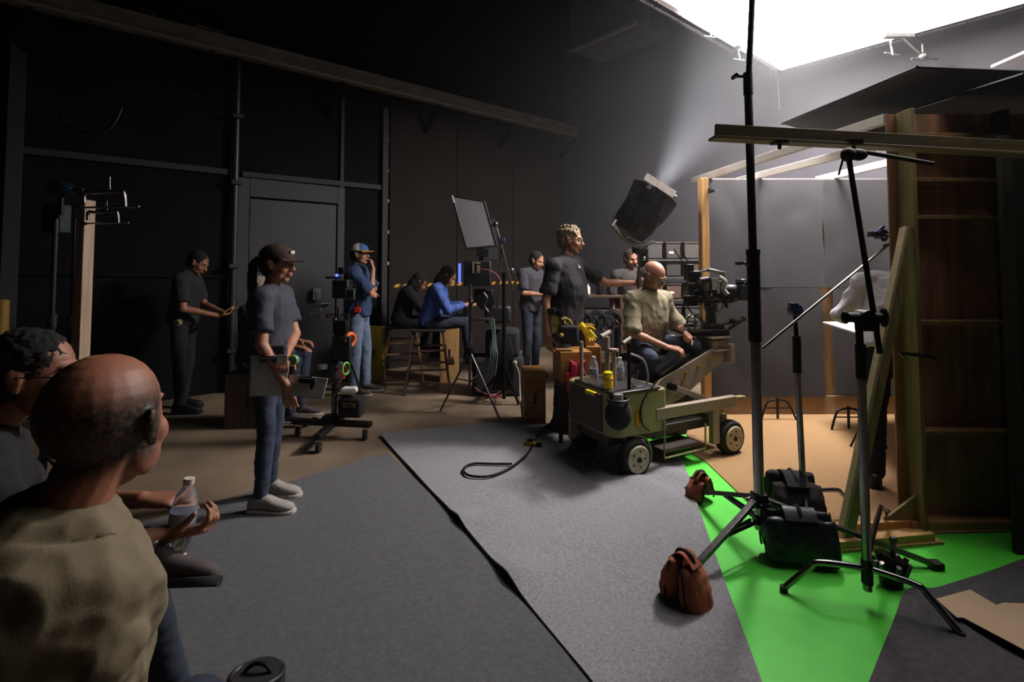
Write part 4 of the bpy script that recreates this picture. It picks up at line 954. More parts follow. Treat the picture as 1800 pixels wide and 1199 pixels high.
# white table board
zt3 = .95; bq = [G(1446, 568, zt3), G(1585, 566, zt3), G(1604, 600, zt3), G(1546, 600, zt3)]
t = T('work_board', 'white board resting on a small stand in front of the man in the white shirt', 'board', (bq[3].x, bq[3].y, 0))
t.part('panel', MB().poly(bq, .012), M_WHITE)
q = P(1530, 610, 4.2); t.part('stand_post', MB().cyl((q.x, 4.2, .3), (q.x, 4.2, zt3), .016), M_PINE)
t.part('plate', MB().cyl((q.x, 4.2, zt3-.07), (q.x, 4.2, zt3), .02, .05), M_DKSTEEL)
for a_ in (20, 140, 260): f = Vector((q.x+.16*math.cos(math.radians(a_)), 4.2+.16*math.sin(math.radians(a_)), 0)); t.part('leg', MB().cyl((q.x, 4.2, .4), f, .008), M_DKSTEEL)
# stand feet behind the drapes
for k, px in enumerate((1490, 1366)):
    c_ = P(px, 680, 5.05 if k else 4.75); g0 = Vector((c_.x, c_.y, 0)); t = T('low_stand', ['low folding stand foot at the bottom of the right drape', 'small bent metal stand foot at the bottom of the left drape'][k], 'stand', g0)
    for s in (-1, 1):
        t.part('leg', MB().tube(spline([g0+Vector((0, 0, .2)), g0+Vector((s*.1, 0, .17)), g0+Vector((s*.17, -.02, .01))]), .01), M_DKSTEEL)
    t.part('stem', MB().cyl(g0+Vector((0, 0, .02)), g0+Vector((0, 0, .22)), .012), M_DKSTEEL)
    t.part('cross_bar', MB().cyl(g0+Vector((-.12, 0, .12)), g0+Vector((.12, 0, .12)), .006), M_DKSTEEL)
e = P(1613, 624, 2.92); t = T('cup_clamp', 'dark C-shaped clamp biting the edge of the near set wall at waist height', 'clamp', e)
t.part('bar', MB().tube(spline([e+Vector((-.1, 0, .01)), e, e+Vector((.07, 0, -.01)), e+Vector((.1, 0, -.02))]), .009), M_DKSTEEL); t.part('hook', MB().cyl(e+Vector((-.1, 0, .01)), e+Vector((-.06, -.0, -.03)), .006), M_STEEL)

# ================================================================== CAMERA DOLLY
DO = G(1115, 838); W2 = G(1283, 798); ang = math.degrees(math.atan2(W2.y-DO.y, W2.x-DO.x))
A_ = Vector((math.cos(math.radians(ang)), math.sin(math.radians(ang)), 0)); B_ = Vector((-A_.y, A_.x, 0))
LEN = (W2-DO).length; WID = .56
M_DOLLY = mat('olive_grey_enamel', '8c8660', .42, scale=6, var=.06, bump=.05); M_DOLLY2 = mat('taupe_enamel', '938577', .45, scale=6, var=.08); M_DOLLYD = mat('dark_dolly_panel', '3d362f', .5, scale=6)
M_RIM = mat('cream_rim', 'b3ad92', .45, var=.08); M_BRASS = mat('brass', 'c9a02c', .3, .8)
t = T('camera_dolly', 'olive camera dolly with cream wheel rims and a raised crane arm', 'dolly', DO, ang)
D = lambda a, b, z: t.W(a, b, z)
AX = (A_, B_, Vector((0, 0, 1)))
def DH(px, py, b):
    p = HIT(px, py, DO+B_*b, B_); q = p-DO; return q.dot(A_), p.z
# wheels
for (a, b_) in ((0, 0), (LEN, 0), (-.02, WID), (LEN, WID)):
    c = D(a, b_, .135); o = -B_ if b_ == 0 else B_
    tr_ = MB().lathe([(.07, -.042), (.118, -.044), (.131, -.03), (.135, 0), (.131, .03), (.118, .044), (.07, .042)], c, o, 32)
    wl = t.part('tyre', tr_, M_RUBBER)
    t.part('rim', MB().lathe([(.03, .03), (.09, .036), (.097, .05), (.09, .058), (.082, .052), (.06, .048), (.05, .052), (.034, .056), (.005, .057)], c, o, 28), M_RIM, parent=wl)
    t.part('hub', MB().cyl(c+o*.04, c+o*.066, .022, .018), M_DKSTEEL, parent=wl)
    for k in range(5):
        a_ = k*math.tau/5; e_ = (A_*math.cos(a_)+Vector((0, 0, 1))*math.sin(a_))*.055
        t.part('bolt', MB().cyl(c+o*.04+e_, c+o*.056+e_, .006, n=8), M_DKSTEEL, parent=wl)
    t.part('fork', MB().box(c-o*.06+Vector((0, 0, .09)), (.05, .03, .16), AX), M_DOLLY2)
t.part('fender', MB().tube([D(.0+.155*math.cos(x), -.0, .135+.155*math.sin(x)) for x in np.linspace(-.3, 1.6, 10)], .012), M_STEEL)
# body with rounded rear-corner
rg = []
def rr(z, inset=0):
    x0, x1, y0, y1, r = -.2+inset, .3-inset, -.02+inset, WID+.04-inset, .1; o = []
    for cx, cy, s0 in ((x1-r*.3, y1-r*.3, 0), (x0+r, y1-r, 90), (x0+r, y0+r, 180), (x1-r*.3, y0+r*.3, 270)):
        rad = r if cx < 0 else r*.3
        for k in range(6): an = math.radians(s0+90*k/5); o.append(D(cx+rad*math.cos(an), cy+rad*math.sin(an), z))
    return o
zb0 = .29; zt0 = .60
t.part('body', MB().loft([rr(zb0, .01), rr(zb0+.01), rr(zt0-.01), rr(zt0, .01)]), M_DOLLY, angle=30)
t.part('chassis', MB().box(D(.45, WID/2, .24), (1.2, .34, .08), AX), M_DOLLYD, bevel=.01)
t.part('deck_plate', MB().box(D(.02, .22, zt0+.008), (.42, .5, .014), AX), M_STEEL, bevel=.003)
t.part('nameplate', MB().box(D(*[DH(1121, 735, -.02)[0], -.024, .0]) + Vector((0, 0, DH(1121, 735, -.02)[1])), (.045, .006, .11), AX), M_BRASS)
# side rails
for b_ in (.0, WID):
    a0, z_ = DH(1150, 733, 0); a1, z1_ = DH(1300, 716, 0)
    t.part('side_rail', MB().beam(D(a0, b_, .415), D(LEN+.06, b_, .415), .055, .085), M_DOLLY2, bevel=.006)
    t.part('rail_end', MB().beam(D(LEN+.05, b_, .43), D(LEN+.17, b_, .425), .05, .035), M_DOLLY, bevel=.004)
    t.part('front_post', MB().box(D(LEN-.17, b_+.0, .27), (.07, .05, .32), AX), M_DOLLY2, bevel=.005)
t.part('cross_beam', MB().box(D(LEN-.1, WID/2, .36), (.1, WID, .07), AX), M_DOLLY, bevel=.006)
# hanging step loop on the near side
q = [DH(x, y, -.03) for x, y in ((1168, 742), (1168, 806), (1240, 788), (1240, 745))]
t.part('step_frame', MB().tube([D(q[0][0], -.03, q[0][1]), D(q[1][0], -.03, q[1][1]), D(q[2][0], -.03, q[2][1]), D(q[3][0], -.03, q[3][1])], .008, 8), M_DOLLY)
t.part('step_board', MB().box(D((q[0][0]+q[3][0])/2, .1, .13), (abs(q[3][0]-q[0][0])-.04, .22, .015), AX), M_DOLLYD)
# crane arm: two side plates, bolts, strut
def plate(b_, pts, m, name, th=.018):
    L2 = [DH(x, y, .16) for x, y in pts]; return t.part(name, MB().poly([D(a, b_, z) for a, z in L2], th, B_), m, bevel=.003)
arm_o = [(1146, 690), (1161, 668), (1262, 608), (1272, 604), (1272, 632), (1202, 698), (1170, 716), (1150, 712)]
plate(.16, arm_o, M_DOLLY2, 'arm_plate'); plate(.38, arm_o, M_DOLLY2, 'arm_plate')
aa, za = DH(1155, 690, .16); ab, zbb = DH(1268, 612, .16)
t.part('arm_spine', MB().beam(D(aa, .28, za), D(ab, .28, zbb), .2, .05), M_DOLLYD, bevel=.004)
st = [DH(x, y, .13) for x, y in ((1181, 680), (1284, 718))]
for b_ in (.13, .42): t.part('strut', MB().beam(D(st[0][0], b_, st[0][1]), D(st[1][0], b_, st[1][1]), .022, .045), M_DOLLY2, bevel=.004)
t.part('pivot', MB().cyl(D(st[0][0], .1, st[0][1]), D(st[0][0], .45, st[0][1]), .028), M_DKSTEEL)
for x, y in ((1205, 655), (1227, 644), (1248, 631), (1200, 669), (1151, 696)):
    a, z = DH(x, y, .155); t.part('bolt', MB().cyl(D(a, .142, z), D(a, .16, z), .013, n=8).box(D(a, .14, z), (.028, .012, .012), AX), M_BRASS)
hx_, hz_ = DH(1275, 619, .2)
t.part('arm_head', MB().box(D(hx_, .27, hz_), (.05, .3, .16), AX), mat('pale_bracket', '9b8c84', .5), bevel=.006)
px_, pz_ = DH(1250, 600, .27)
t.part('head_platform', MB().box(D(px_, .27, pz_-.01), (.2, .22, .07), AX).box(D(px_, .27, pz_+.045), (.24, .26, .015), AX).box(D(px_, .27, pz_-.06), (.24, .26, .015), AX), M_DOLLY2, bevel=.004)
t.part('head_column', MB().cyl(D(px_, .27, pz_-.12), D(px_, .27, pz_-.02), .06), M_DOLLYD)
t.part('base_column', MB().box(D(.62, .28, .45), (.16, .2, .35), AX), M_DOLLYD, bevel=.01)
# seat and posts
t.part('seat_pad', MB().box(D(.58, .5, .71), (.34, .34, .06), AX), M_BLKFAB, bevel=.02); t.part('seat_post', MB().cyl(D(.58, .5, .28), D(.58, .5, .68), .03), M_DKSTEEL)
def post(px, py0, py1, b_, r, tee=.0, m=None, name='push_post'):
    a, z1 = DH(px, py0, b_); _, z0 = DH(px, py1, b_); t.part(name, MB().cyl(D(a, b_, max(z0, .58)), D(a, b_, z1), r), m or M_DOLLY2)
    if tee: t.part('tee_handle', MB().cyl(D(a, b_-tee/2, z1), D(a+.03, b_+tee/2, z1+.01), r*1.1), m or M_STEEL, name)  if False else t.part('tee_handle', MB().cyl(D(a-tee*.5, b_, z1+.0), D(a+tee*.5, b_+.05, z1+.025), r*1.05), mat('dull_grip', '6b655c', .6))
post(1067, 592, 700, .2, .019, .12); post(1079, 618, 700, .15, .017, 0); post(1105, 603, 697, .02, .014, .11, M_DKSTEEL); post(1022, 600, 668, .42, .014, 0)
a, z = DH(1079, 618, .15); t.part('pedestal_cap', MB().cyl(D(a, .15, z), D(a, .15, z+.02), .036), mat('dusty_pink_knob', 'a58480', .5))
# hose loop
hp = [DH(*p_, .05) for p_ in ((1108, 622), (1130, 632), (1138, 655), (1136, 675), (1120, 681), (1110, 672))]
t.part('hose', MB().tube(spline([D(a, .05, z) for a, z in hp]), .008), mat('mauve_hose', '8d7a92', .4))
cb = [DH(*p_, -.04) for p_ in ((1158, 668), (1140, 690), (1128, 715), (1130, 745), (1142, 758))]
t.part('cable', MB().tube(spline([D(a, -.035, z) for a, z in cb]), .006), M_BLACK)
cb = [DH(*p_, .1) for p_ in ((1148, 690), (1165, 705), (1168, 720), (1156, 728))]
t.part('cable', MB().tube(spline([D(a, .1, z) for a, z in cb]), .005), M_BLACK)
a, z = DH(1190, 645, .2); a1, z1 = DH(1160, 668, .2)
t.part('arm_cover', MB().beam(D(a1, .28, z1+.03), D(a+.12, .28, z+.09), .2, .03), M_BLKPL, bevel=.006)
t.part('rear_panel', MB().box(D(-.205, .3, .44), (.02, .4, .26), AX), M_DOLLYD, bevel=.004)
t.part('fender_flap', MB().box(D(-.16, .52, .25), (.1, .03, .22), AX), M_DOLLY2, bevel=.01)
t.part('tow_bar', MB().tube([D(-.2, .1, .2), D(-.3, .1, .1), D(-.3, .4, .1), D(-.2, .4, .2)], .012), M_DKSTEEL)

# black pouch, bottles and bits on the deck
q = D(-.17, -.04, .5); t2 = T('tool_pouch', 'round black pouch hung on the corner of the dolly', 'pouch', q)
b = MB().ell(q+Vector((0, 0, -.03)), (.095, .06, .11)); t2.part('bag', b, M_BLKFAB); t2.part('rim', MB().torus(q+Vector((0, 0, .07)), (0, 0, 1), .07, .012), M_BLACK); t2.part('roll', MB().cyl(q+Vector((0, 0, .06)), q+Vector((0, 0, .11)), .035), mat('silver_tape', 'a9acb0', .3, .6))
def bottle(c, label, h=.22, r=.033, grp=None, axis=(0, 0, 1), capm=None):
    c = Vector(c); ax_ = Vector(axis).normalized(); tb_ = T('water_bottle', label, 'bottle', c, group=grp)
    tb_.part('bottle_body', MB().lathe([(r*.9, 0), (r, .01), (r*.97, h*.25), (r, h*.3), (r*.97, h*.5), (r, h*.6), (r*.8, h*.78), (r*.4, h*.88), (r*.38, h*.93)], c, ax_, 20), M_PLAST)
    tb_.part('label_band', MB().lathe([(r*1.02, h*.32), (r*1.03, h*.33), (r*1.03, h*.55), (r*1.02, h*.56)], c, ax_, 20), mat('bottle_label', '8d97aa', .4))
    tb_.part('bottle_cap', MB().cyl(c+ax_*h*.92, c+ax_*h, r*.43), capm or M_WHITE); return tb_
M_PLAST = mat('clear_plastic', 'e8ecf2', .08, trans=.85, var=.01)
bottle(D(*[DH(1044, 690, .28)[0], .28, zt0+.017]), 'clear water bottle on the dolly deck, left of the yellow one', .2)
bottle(D(*[DH(1090, 690, .3)[0], .3, zt0+.017]), 'clear water bottle on the dolly deck, right of the yellow one', .17)
q = D(DH(1069, 690, .1)[0], .1, zt0+.017); t2 = T('yellow_bottle', 'bright yellow round container on the dolly deck', 'container', q)
t2.part('body', MB().lathe([(.032, 0), (.035, .01), (.035, .09), (.03, .1)], q, n=20), mat('bright_yellow', 'e6c81c', .35)); t2.part('lid', MB().lathe([(.033, .095), (.033, .115), (.02, .122)], q, n=20), MATS['bright_yellow']); t2.part('band', MB().torus(q+Vector((0, 0, .07)), (0, 0, 1), .036, .004), mat('red_band', 'a33a1c', .5))
q = D(DH(1040, 698, .05)[0]-.01, .04, zt0+.02); t2 = T('yellow_tool', 'yellow and black hand tool lying on the rear of the dolly deck', 'tool', q)
t2.part('grip', MB().beam(q-A_*.0-B_*.05, q+B_*.06, .03, .025), MATS['bright_yellow'], bevel=.006); t2.part('nose', MB().beam(q-B_*.05, q-B_*.09, .02, .02), M_BLACK, bevel=.004)

# camera on the head
hb0 = D(px_, .27, pz_+.055)
t = T('film_camera', 'black film camera with matte box on a geared head on the dolly arm', 'camera', hb0)
CF = (Vector((1, .1, .0))).normalized(); CR = Vector((CF.y, -CF.x, 0)); CU = Vector((0, 0, 1)); cx = (CF, CR, CU)
K = lambda f_, r_, u_: hb0+CF*f_+CR*r_+CU*u_
t.part('head_base', MB().box(K(-.07, 0, .03), (.4, .16, .05), cx).box(K(.02, 0, .075), (.14, .14, .05), cx), M_BLKPL, bevel=.01)
t.part('head_plate', MB().box(K(-.17, -.0, .03), (.26, .2, .018), cx), M_DKSTEEL, bevel=.004)
t.part('geared_column', MB().lathe([(.07, .08), (.05, .1), (.045, .19), (.06, .25), (.05, .27)], hb0, n=20), M_BLKPL)
t.part('hand_wheel', MB().torus(K(-.2, .12, .12), CR, .07, .008).cyl(K(-.2, .1, .12), K(-.2, .14, .12), .014).cyl(K(-.2, .12, .05), K(-.2, .12, .19), .006), M_STEEL)
t.part('side_rods', MB().cyl(K(.05, .05, .09), K(.3, .03, .13), .009).cyl(K(.12, .08, .06), K(.26, .1, .15), .012).ell(K(.28, .03, .14), .02).ell(K(.17, .05, .12), .028), M_DKSTEEL)
t.part('dovetail', MB().box(K(0, 0, .285), (.36, .08, .02), cx), M_DKSTEEL, bevel=.003)
bd = t.part('camera_body', MB().box(K(-.04, 0, .385), (.22, .15, .17), cx), M_BLKPL, bevel=.012)
t.part('vent_panel', MB().box(K(-.04, .078, .39), (.14, .006, .1), cx), M_DKSTEEL, parent=bd)
t.part('pale_cloth', MB().box(K(.0, .07, .44), (.05, .03, .1), cx).box(K(.03, .08, .42), (.02, .02, .12), cx), mat('pale_wrap', '9a948c', .8), parent=bd)
t.part('battery', MB().box(K(-.19, 0, .38), (.07, .12, .14), cx), M_BLACK, bevel=.006)
t.part('magazine', MB().box(K(-.16, .0, .51), (.12, .1, .09), cx), M_DKSTEEL, bevel=.015)
t.part('lens', MB().lathe([(.04, .07), (.048, .1), (.048, .13), (.056, .14), (.056, .22), (.05, .23)], K(0, 0, .38), CF, 22), M_BLACK)
t.part('matte_box', MB().box(K(.27, 0, .38), (.08, .16, .13), cx).box(K(.33, 0, .38), (.08, .2, .16), cx), M_BLKPL, bevel=.006)
t.part('matte_flag', MB().box(K(.36, 0, .47), (.1, .19, .006), cx), M_BLACK)
t.part('top_handle', MB().tube(spline([K(-.1, 0, .47), K(-.09, 0, .54), K(0, 0, .56), K(.1, 0, .53), K(.13, 0, .46)]), .014), M_STEEL)
t.part('foil_wrap', MB().box(K(.05, .0, .545), (.16, .05, .03), (CF*.97-CU*.2, CR, CU)), mat('foil', '8d8884', .3, .8), bevel=.008)
t.part('antenna', MB().cyl(K(-.2, .0, .56), K(-.33, .02, .74), .005).cyl(K(-.17, .03, .56), K(-.29, .05, .75), .005), M_DKSTEEL)
t.part('receiver', MB().box(K(-.2, .02, .58), (.07, .06, .06), cx), M_BLACK, bevel=.006)
t.part('monitor', MB().box(K(-.22, .08, .3), (.12, .03, .09), cx), M_BLACK, bevel=.005)
t.part('follow_focus', MB().cyl(K(.12, .06, .33), K(.12, .14, .33), .035).box(K(.12, .0, .33), (.04, .12, .05), cx), M_DKSTEEL)
t.part('rod', MB().cyl(K(-.1, .03, .3), K(.36, .03, .3), .0075).cyl(K(-.1, -.03, .3), K(.36, -.03, .3), .0075), M_STEEL)
t.part('cables', MB().tube(spline([K(-.15, .09, .45), K(-.1, .14, .35), K(-.05, .13, .28), K(.02, .1, .2)]), .006).tube(spline([K(-.2, .05, .4), K(-.25, .1, .25), K(-.12, .12, .12)]), .006), M_BLACK)
t.part('rail_clamp', MB().box(K(.08, .04, .3), (.05, .03, .04), cx), M_STEEL, bevel=.004)
t.part('rail_clamp', MB().box(K(.2, .04, .3), (.04, .03, .04), cx), M_STEEL, bevel=.004)
t.part('side_finder', MB().cyl(K(-.12, .09, .46), K(-.12, .2, .48), .028).cyl(K(-.12, .2, .48), K(-.19, .2, .47), .03), M_BLACK)
t.part('power_brick', MB().box(K(-.1, .1, .43), (.06, .04, .09), cx), mat('brick_grey', '55504c', .5), bevel=.004)
t.part('cable_loop', MB().torus(K(-.16, .11, .33), CR, .06, .006, 24, 6), M_BLACK)
t.part('cable_loop', MB().torus(K(.0, .12, .27), CR, .05, .005, 24, 6, 0, 250), M_BLACK)
t.part('handle_grip', MB().cyl(K(.05, .1, .34), K(.09, .12, .24), .014), M_BLACK)
for k_ in range(4): t.part('label_tape', MB().box(K(-.13+.035*k_, .0785, .335+.018*(k_ % 2)), (.018, .003, .01), cx), M_WHITE)
t.part('filter_tray', MB().box(K(.27, .02, .47), (.05, .1, .02), cx), M_STEEL, bevel=.003)
t.part('sheet_wrap', MB().tube(spline([K(.04, .08, .5), K(.08, .1, .46), K(.07, .09, .4), K(.1, .1, .35)]), .02), MATS['pale_wrap'])
t.part('small_lights', MB().box(K(-.06, .08, .33), (.012, .004, .012), cx).box(K(-.03, .08, .35), (.01, .004, .02), cx), M_WHITE)

# ================================================================== LAMP ON ITS STAND
t = T('film_lamp', 'large lamp head wrapped in black foil and aimed up at the silk', 'lamp', (LAMP.x-.02, LAMP.y, 0))
ld, lr, lu = basis(LAMP_D)
M_FOIL = mat('black_foil', '1f1e20', .32, .5, scale=20, bump=1, bscale=45)
b = MB(); rg = []
for h, r in ((-.28, .1), (-.27, .16), (-.16, .19), (0, .21), (.15, .225), (.2, .23)): rg.append(b.ring(LAMP+LAMP_D*h, lr, lu, r, r, 36))
for h, r in ((.2, .2), (.1, .19), (-.18, .14)): rg.append(b.ring(LAMP+LAMP_D*h, lr, lu, r, r, 36))
b.loft(rg)
for i, v in enumerate(b.v):
    if i < 6*36: n_ = nz(v, 9, 3)*.05+nz(v, 25, 1)*.02; c_ = Vector(v)-LAMP; c_ -= LAMP_D*c_.dot(LAMP_D); b.v[i] = tuple(Vector(v)+c_.normalized()*n_)
t.part('foil_wrap', b, M_FOIL, angle=12)
t.part('lens', MB().lathe([(.005, .08), (.17, .09), (.185, .1), (.18, .12), (.005, .13)], LAMP, LAMP_D, 28), mat('lit_lens', 'fff6ee', .3, emit='fff6ee', estr=6))
side = Vector((0, -1, 0)); 
d1 = LAMP+LAMP_D*.23
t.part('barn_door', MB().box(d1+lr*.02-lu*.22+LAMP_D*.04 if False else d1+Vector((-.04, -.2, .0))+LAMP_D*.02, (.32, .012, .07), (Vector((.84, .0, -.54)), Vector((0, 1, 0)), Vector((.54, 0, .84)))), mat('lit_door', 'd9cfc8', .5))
t.part('barn_door', MB().box(d1+Vector((.1, .2, .02)), (.3, .012, .08), (Vector((.84, .0, -.54)), Vector((0, 1, 0)), Vector((.54, 0, .84)))), M_BLACK)
t.part('door_clip', MB().cyl(P(1177, 340, 4.75), P(1188, 345, 4.75), .012).ell(P(1180, 337, 4.75), .018), M_CHROME)
k0 = P(1076, 395, 4.88); k1 = P(1098, 420, 4.88); k2 = P(1122, 432, 4.91)
t.part('yoke', MB().tube(spline([k0, k1, k2, P(1150, 425, 4.91)]), .018, 8).beam(k0, k1, .02, .055).beam(k1+Vector((.03, 0, -.02)), k2, .02, .055), mat('yoke_grey', '77746c', .5, .3))
t.part('yoke_cap', MB().beam(P(1076, 397, 4.87), P(1083, 386, 4.87), .03, .02), M_WHITE)
sp_ = P(1123, 440, 4.95)
t.part('bracket', MB().ell(sp_+Vector((0, 0, .01)), (.07, .06, .05)).cyl(sp_+Vector((-.06, 0, 0)), sp_+Vector((.08, 0, 0)), .03), M_BLKPL)
t.part('stand_post', MB().cyl((sp_.x, 4.95, .5), sp_, .016).cyl((sp_.x+.0, 4.95, 1.0), (sp_.x, 4.95, 1.45), .022), M_STEEL)
t.part('black_sleeve', MB().box((sp_.x+.06, 4.95, sp_.z-.12), (.05, .05, .25)), M_BLACK, bevel=.01)
t.part('knobs', MB().ell((sp_.x+.04, 4.93, sp_.z-.08), .025).ell((sp_.x-.03, 4.93, sp_.z-.15), .02), M_CHROME)
for a_ in (30, 150, 270): t.part('leg', MB().cyl((sp_.x, 4.95, .55), (sp_.x+.45*math.cos(math.radians(a_)), 4.95+.45*math.sin(math.radians(a_)), .01), .011), M_DKSTEEL)

# ================================================================== APPLE BOXES, RED BAG, GLOVES
def crate(c, size, label, rot=0, grp='wooden apple boxes', m=None, slot=True):
    t = T('apple_box', label, 'box', c, rot, grp); X = Vector((math.cos(math.radians(rot)), math.sin(math.radians(rot)), 0)); Y = Vector((-X.y, X.x, 0)); Z = Vector((0, 0, 1)); w_, d_, h_ = size
    c = Vector(c)
    for e in (-1, 1):
        t.part('side_panel', MB().box(c+X*e*(w_/2-.006)+Z*h_/2, (.012, d_, h_), (X, Y, Z)), m or M_APPLE, bevel=.003)
        t.part('front_panel', MB().box(c+Y*e*(d_/2-.006)+Z*h_/2, (w_-.024, .012, h_), (X, Y, Z)), m or M_APPLE, bevel=.002)
    t.part('top', MB().box(c+Z*(h_-.006), (w_-.024, d_-.024, .012), (X, Y, Z)), m or M_APPLE); t.part('bottom', MB().box(c+Z*.006, (w_-.024, d_-.024, .012), (X, Y, Z)), m or M_APPLE)
    if slot: t.part('hand_slot', MB().box(c-Y*(d_/2-.001)+Z*h_*.5, (.025, .006, .1) if h_ > w_ else (.1, .006, .025), (X, Y, Z)), M_BLACK)
    return t
q = G(938, 747); crate((q.x, q.y+.1, 0), (.2, .3, .51), 'wooden apple box standing on end alone on the floor left of the dolly', 5)
# the cart behind the dolly that carries boxes and bag
qc = Vector((P(1000, 600, 4.55).x, 4.55, 0))
t = T('side_platform', 'dark wooden side platform standing behind the dolly', 'platform', qc)
zc = P(1000, 672, 4.4).z
t.part('panel', MB().box(qc+Vector((.02, 0, zc-.02)), (.28, .4, .03)), M_DKWOOD, bevel=.004)
for e in (-1, 1):
    for f_ in (-1, 1): t.part('leg', MB().box(qc+Vector((.02+e*.11, f_*.17, (zc-.035)/2)), (.035, .035, zc-.035)), M_DKWOOD)
t.part('front_board', MB().box(qc+Vector((.02, -.19, (zc-.035)*.6)), (.2, .015, (zc-.035)*.7)), M_DOLLYD)
crate((qc.x+.02, 4.52, zc), (.27, .3, P(1000, 618, 4.4).z-zc), 'apple box on the platform beside the tall man, its top catching the light', 8)
zc2 = P(1000, 618, 4.4).z
q1 = P(1041, 640, 4.75); crate((q1.x, 4.78, P(1041, 672, 4.75).z-.0), (.13, .25, P(1041, 607, 4.75).z-P(1041, 672, 4.75).z), 'upright orange-lit apple box between the posts behind the dolly', 0)
z5 = P(1041, 672, 4.75).z
t = T('box_stand', 'narrow dark stand under the upright orange apple box', 'stand', (q1.x, 4.78, 0)); t.part('top_plate', MB().box((q1.x, 4.78, z5-.012), (.15, .25, .02)), M_DKSTEEL); t.part('column', MB().cyl((q1.x, 4.78, .02), (q1.x, 4.78, z5-.02), .03), M_DKSTEEL); t.part('base', MB().cyl((q1.x, 4.78, 0), (q1.x, 4.78, .025), .12), M_DKSTEEL)
q2 = P(1035, 600, 4.78); crate((q2.x, 4.8, P(1041, 607, 4.75).z), (.09, .16, P(1035, 571, 4.75).z-P(1041, 607, 4.75).z), 'small wooden block standing on the upright apple box', 0, slot=False)
q = P(1031, 582, 4.62); t = T('work_gloves', 'lime yellow glove clipped to the small wooden block', 'glove', q)
b = MB(); palm_fingers(b, q+Vector((-.03, 0, .03)), (.6, -.3, -.7), (0, -1, 0), (1, 0, 0), 1.0, (10, 15, 15)); t.part('glove_hand', remesh(b, .006, 2), MATS['bright_yellow']); t.part('cuff', MB().cyl(q+Vector((-.06, 0, .06)), q+Vector((-.03, 0, .03)), .035, .03), MATS['bright_yellow'])
# tall man's gloves and tool belt
q = tall.W(.08, -.17, .93)
for k, (dx, dz) in enumerate(((0, 0), (.04, -.02))):
    g_ = P(972+k*14, 553+k*4, 4.5); t = T('work_glove', ['tan work glove hanging from the tall man\'s belt, left one', 'tan work glove hanging from the tall man\'s belt, right one'][k], 'glove', g_, group='work gloves on the belt')
    b = MB(); palm_fingers(b, g_, (.25, -.1, -1), (0, -1, 0), (1, 0, 0), 1.15, (8, 10, 8)); t.part('glove_hand', remesh(b, .006, 1), mat('glove_tan', '8a763a', .8)); t.part('cuff', MB().cyl(g_+Vector((-.01, 0, .06)), g_, .04, .032), M_BLACK)
g_ = P(1000, 588, 4.45); t = T('tool_pouch', 'black tool pouch with tools at the tall man\'s hip above the apple box', 'pouch', g_)
t.part('bag', MB().box(g_, (.16, .1, .16)), M_BLKFAB, bevel=.02); t.part('tools', MB().cyl(g_+Vector((-.04, 0, .05)), g_+Vector((-.05, 0, .13)), .012).cyl(g_+Vector((.05, 0, .05)), g_+Vector((.06, 0, .12)), .01), M_STEEL); t.part('knob', MB().ell(g_+Vector((-.07, -.05, .0)), .02), mat('olive_yellow', 'a8982c', .5))
# red cloth bag
c0_ = [P(*p_, 4.28) for p_ in ((1003, 634), (1012, 640), (1020, 636), (1031, 634), (1034, 670), (1018, 702), (1006, 706), (997, 672))]
t = T('red_bag', 'crimson red cloth bag hanging beside the apple boxes', 'bag', c0_[6]); t.part('cloth', MB().poly(c0_, .07, (0, 1, 0)), mat('crimson', '8f0f27', .8, scale=10, var=.2, bump=.4), bevel=.012)
t.part('fold', MB().beam(P(1010, 640, 4.27), P(1004, 700, 4.27), .02, .05), mat('crimson_light', 'b31a36', .8), bevel=.008); t.part('fold', MB().beam(P(998, 655, 4.27), P(999, 690, 4.27), .02, .03), MATS['crimson_light'], bevel=.006)
t.part('strap', MB().tube(spline([P(1019, 610, 4.27), P(1022, 636, 4.26), P(1031, 660, 4.25), P(1052, 674, 4.2)]), .006), mat('pale_pink_cord', 'b59a98', .6))
t.part('hook', MB().cyl(P(1022, 618, 4.3), P(1022, 668, 4.3), .011), M_STEEL)
# black mess of stand between
q = P(1100, 610, 4.6)
# ================================================================== LEFT: WOMAN'S CLIPBOARDS
def clipboard(c, X, Y, label, w_=.23, h_=.32, paper=True):
    X = Vector(X).normalized(); Y = Vector(Y); Y = (Y-X*Y.dot(X)).normalized(); N = X.cross(Y); c = Vector(c)
    t = T('clipboard', label, 'clipboard', c, group='clipboards of the woman in the brown cap'); ax = (X, Y, N)
    t.part('board', MB().box(c, (w_, h_, .005), ax), mat('clip_grey_board', 'aeaea6', .5), bevel=.002)
    t.part('paper', MB().box(c+N*.004-Y*.01, (w_-.02, h_-.03, .002), ax), mat('clip_paper', 'bcbcb4', .7)); t.part('clip', MB().box(c+N*.012+Y*(h_/2-.025), (.1, .04, .012), ax).cyl(c+N*.02+Y*(h_/2-.01)-X*.04, c+N*.02+Y*(h_/2-.01)+X*.04, .008), M_CHROME, bevel=.002)
    return t
c = P(472, 660, 3.04); clipboard(c, (1, .1, 0), (.13, .05, 1), 'grey clipboard hanging upright from the belt of the woman in the cap', .21, .235)
a = P(538, 680, 3.05); clipboard(a, (1, -.2, -.05), (.15, .35, .9), 'white clipboard held low in the hand of the woman in the cap', .25, .12)
q = P(549, 678, 2.99); single('clip_pen', MB().beam(q-Vector((.01, 0, .02)), q+Vector((.012, 0, .025)), .008, .02), M_BLACK, 'black eraser-like pen holder on the white clipboard', 'pen', bevel=.002)
q = P(518, 632, 3.12); t = T('tape_measure', 'small teal and yellow tape measure on the belt of the woman in the cap', 'tape measure', q)
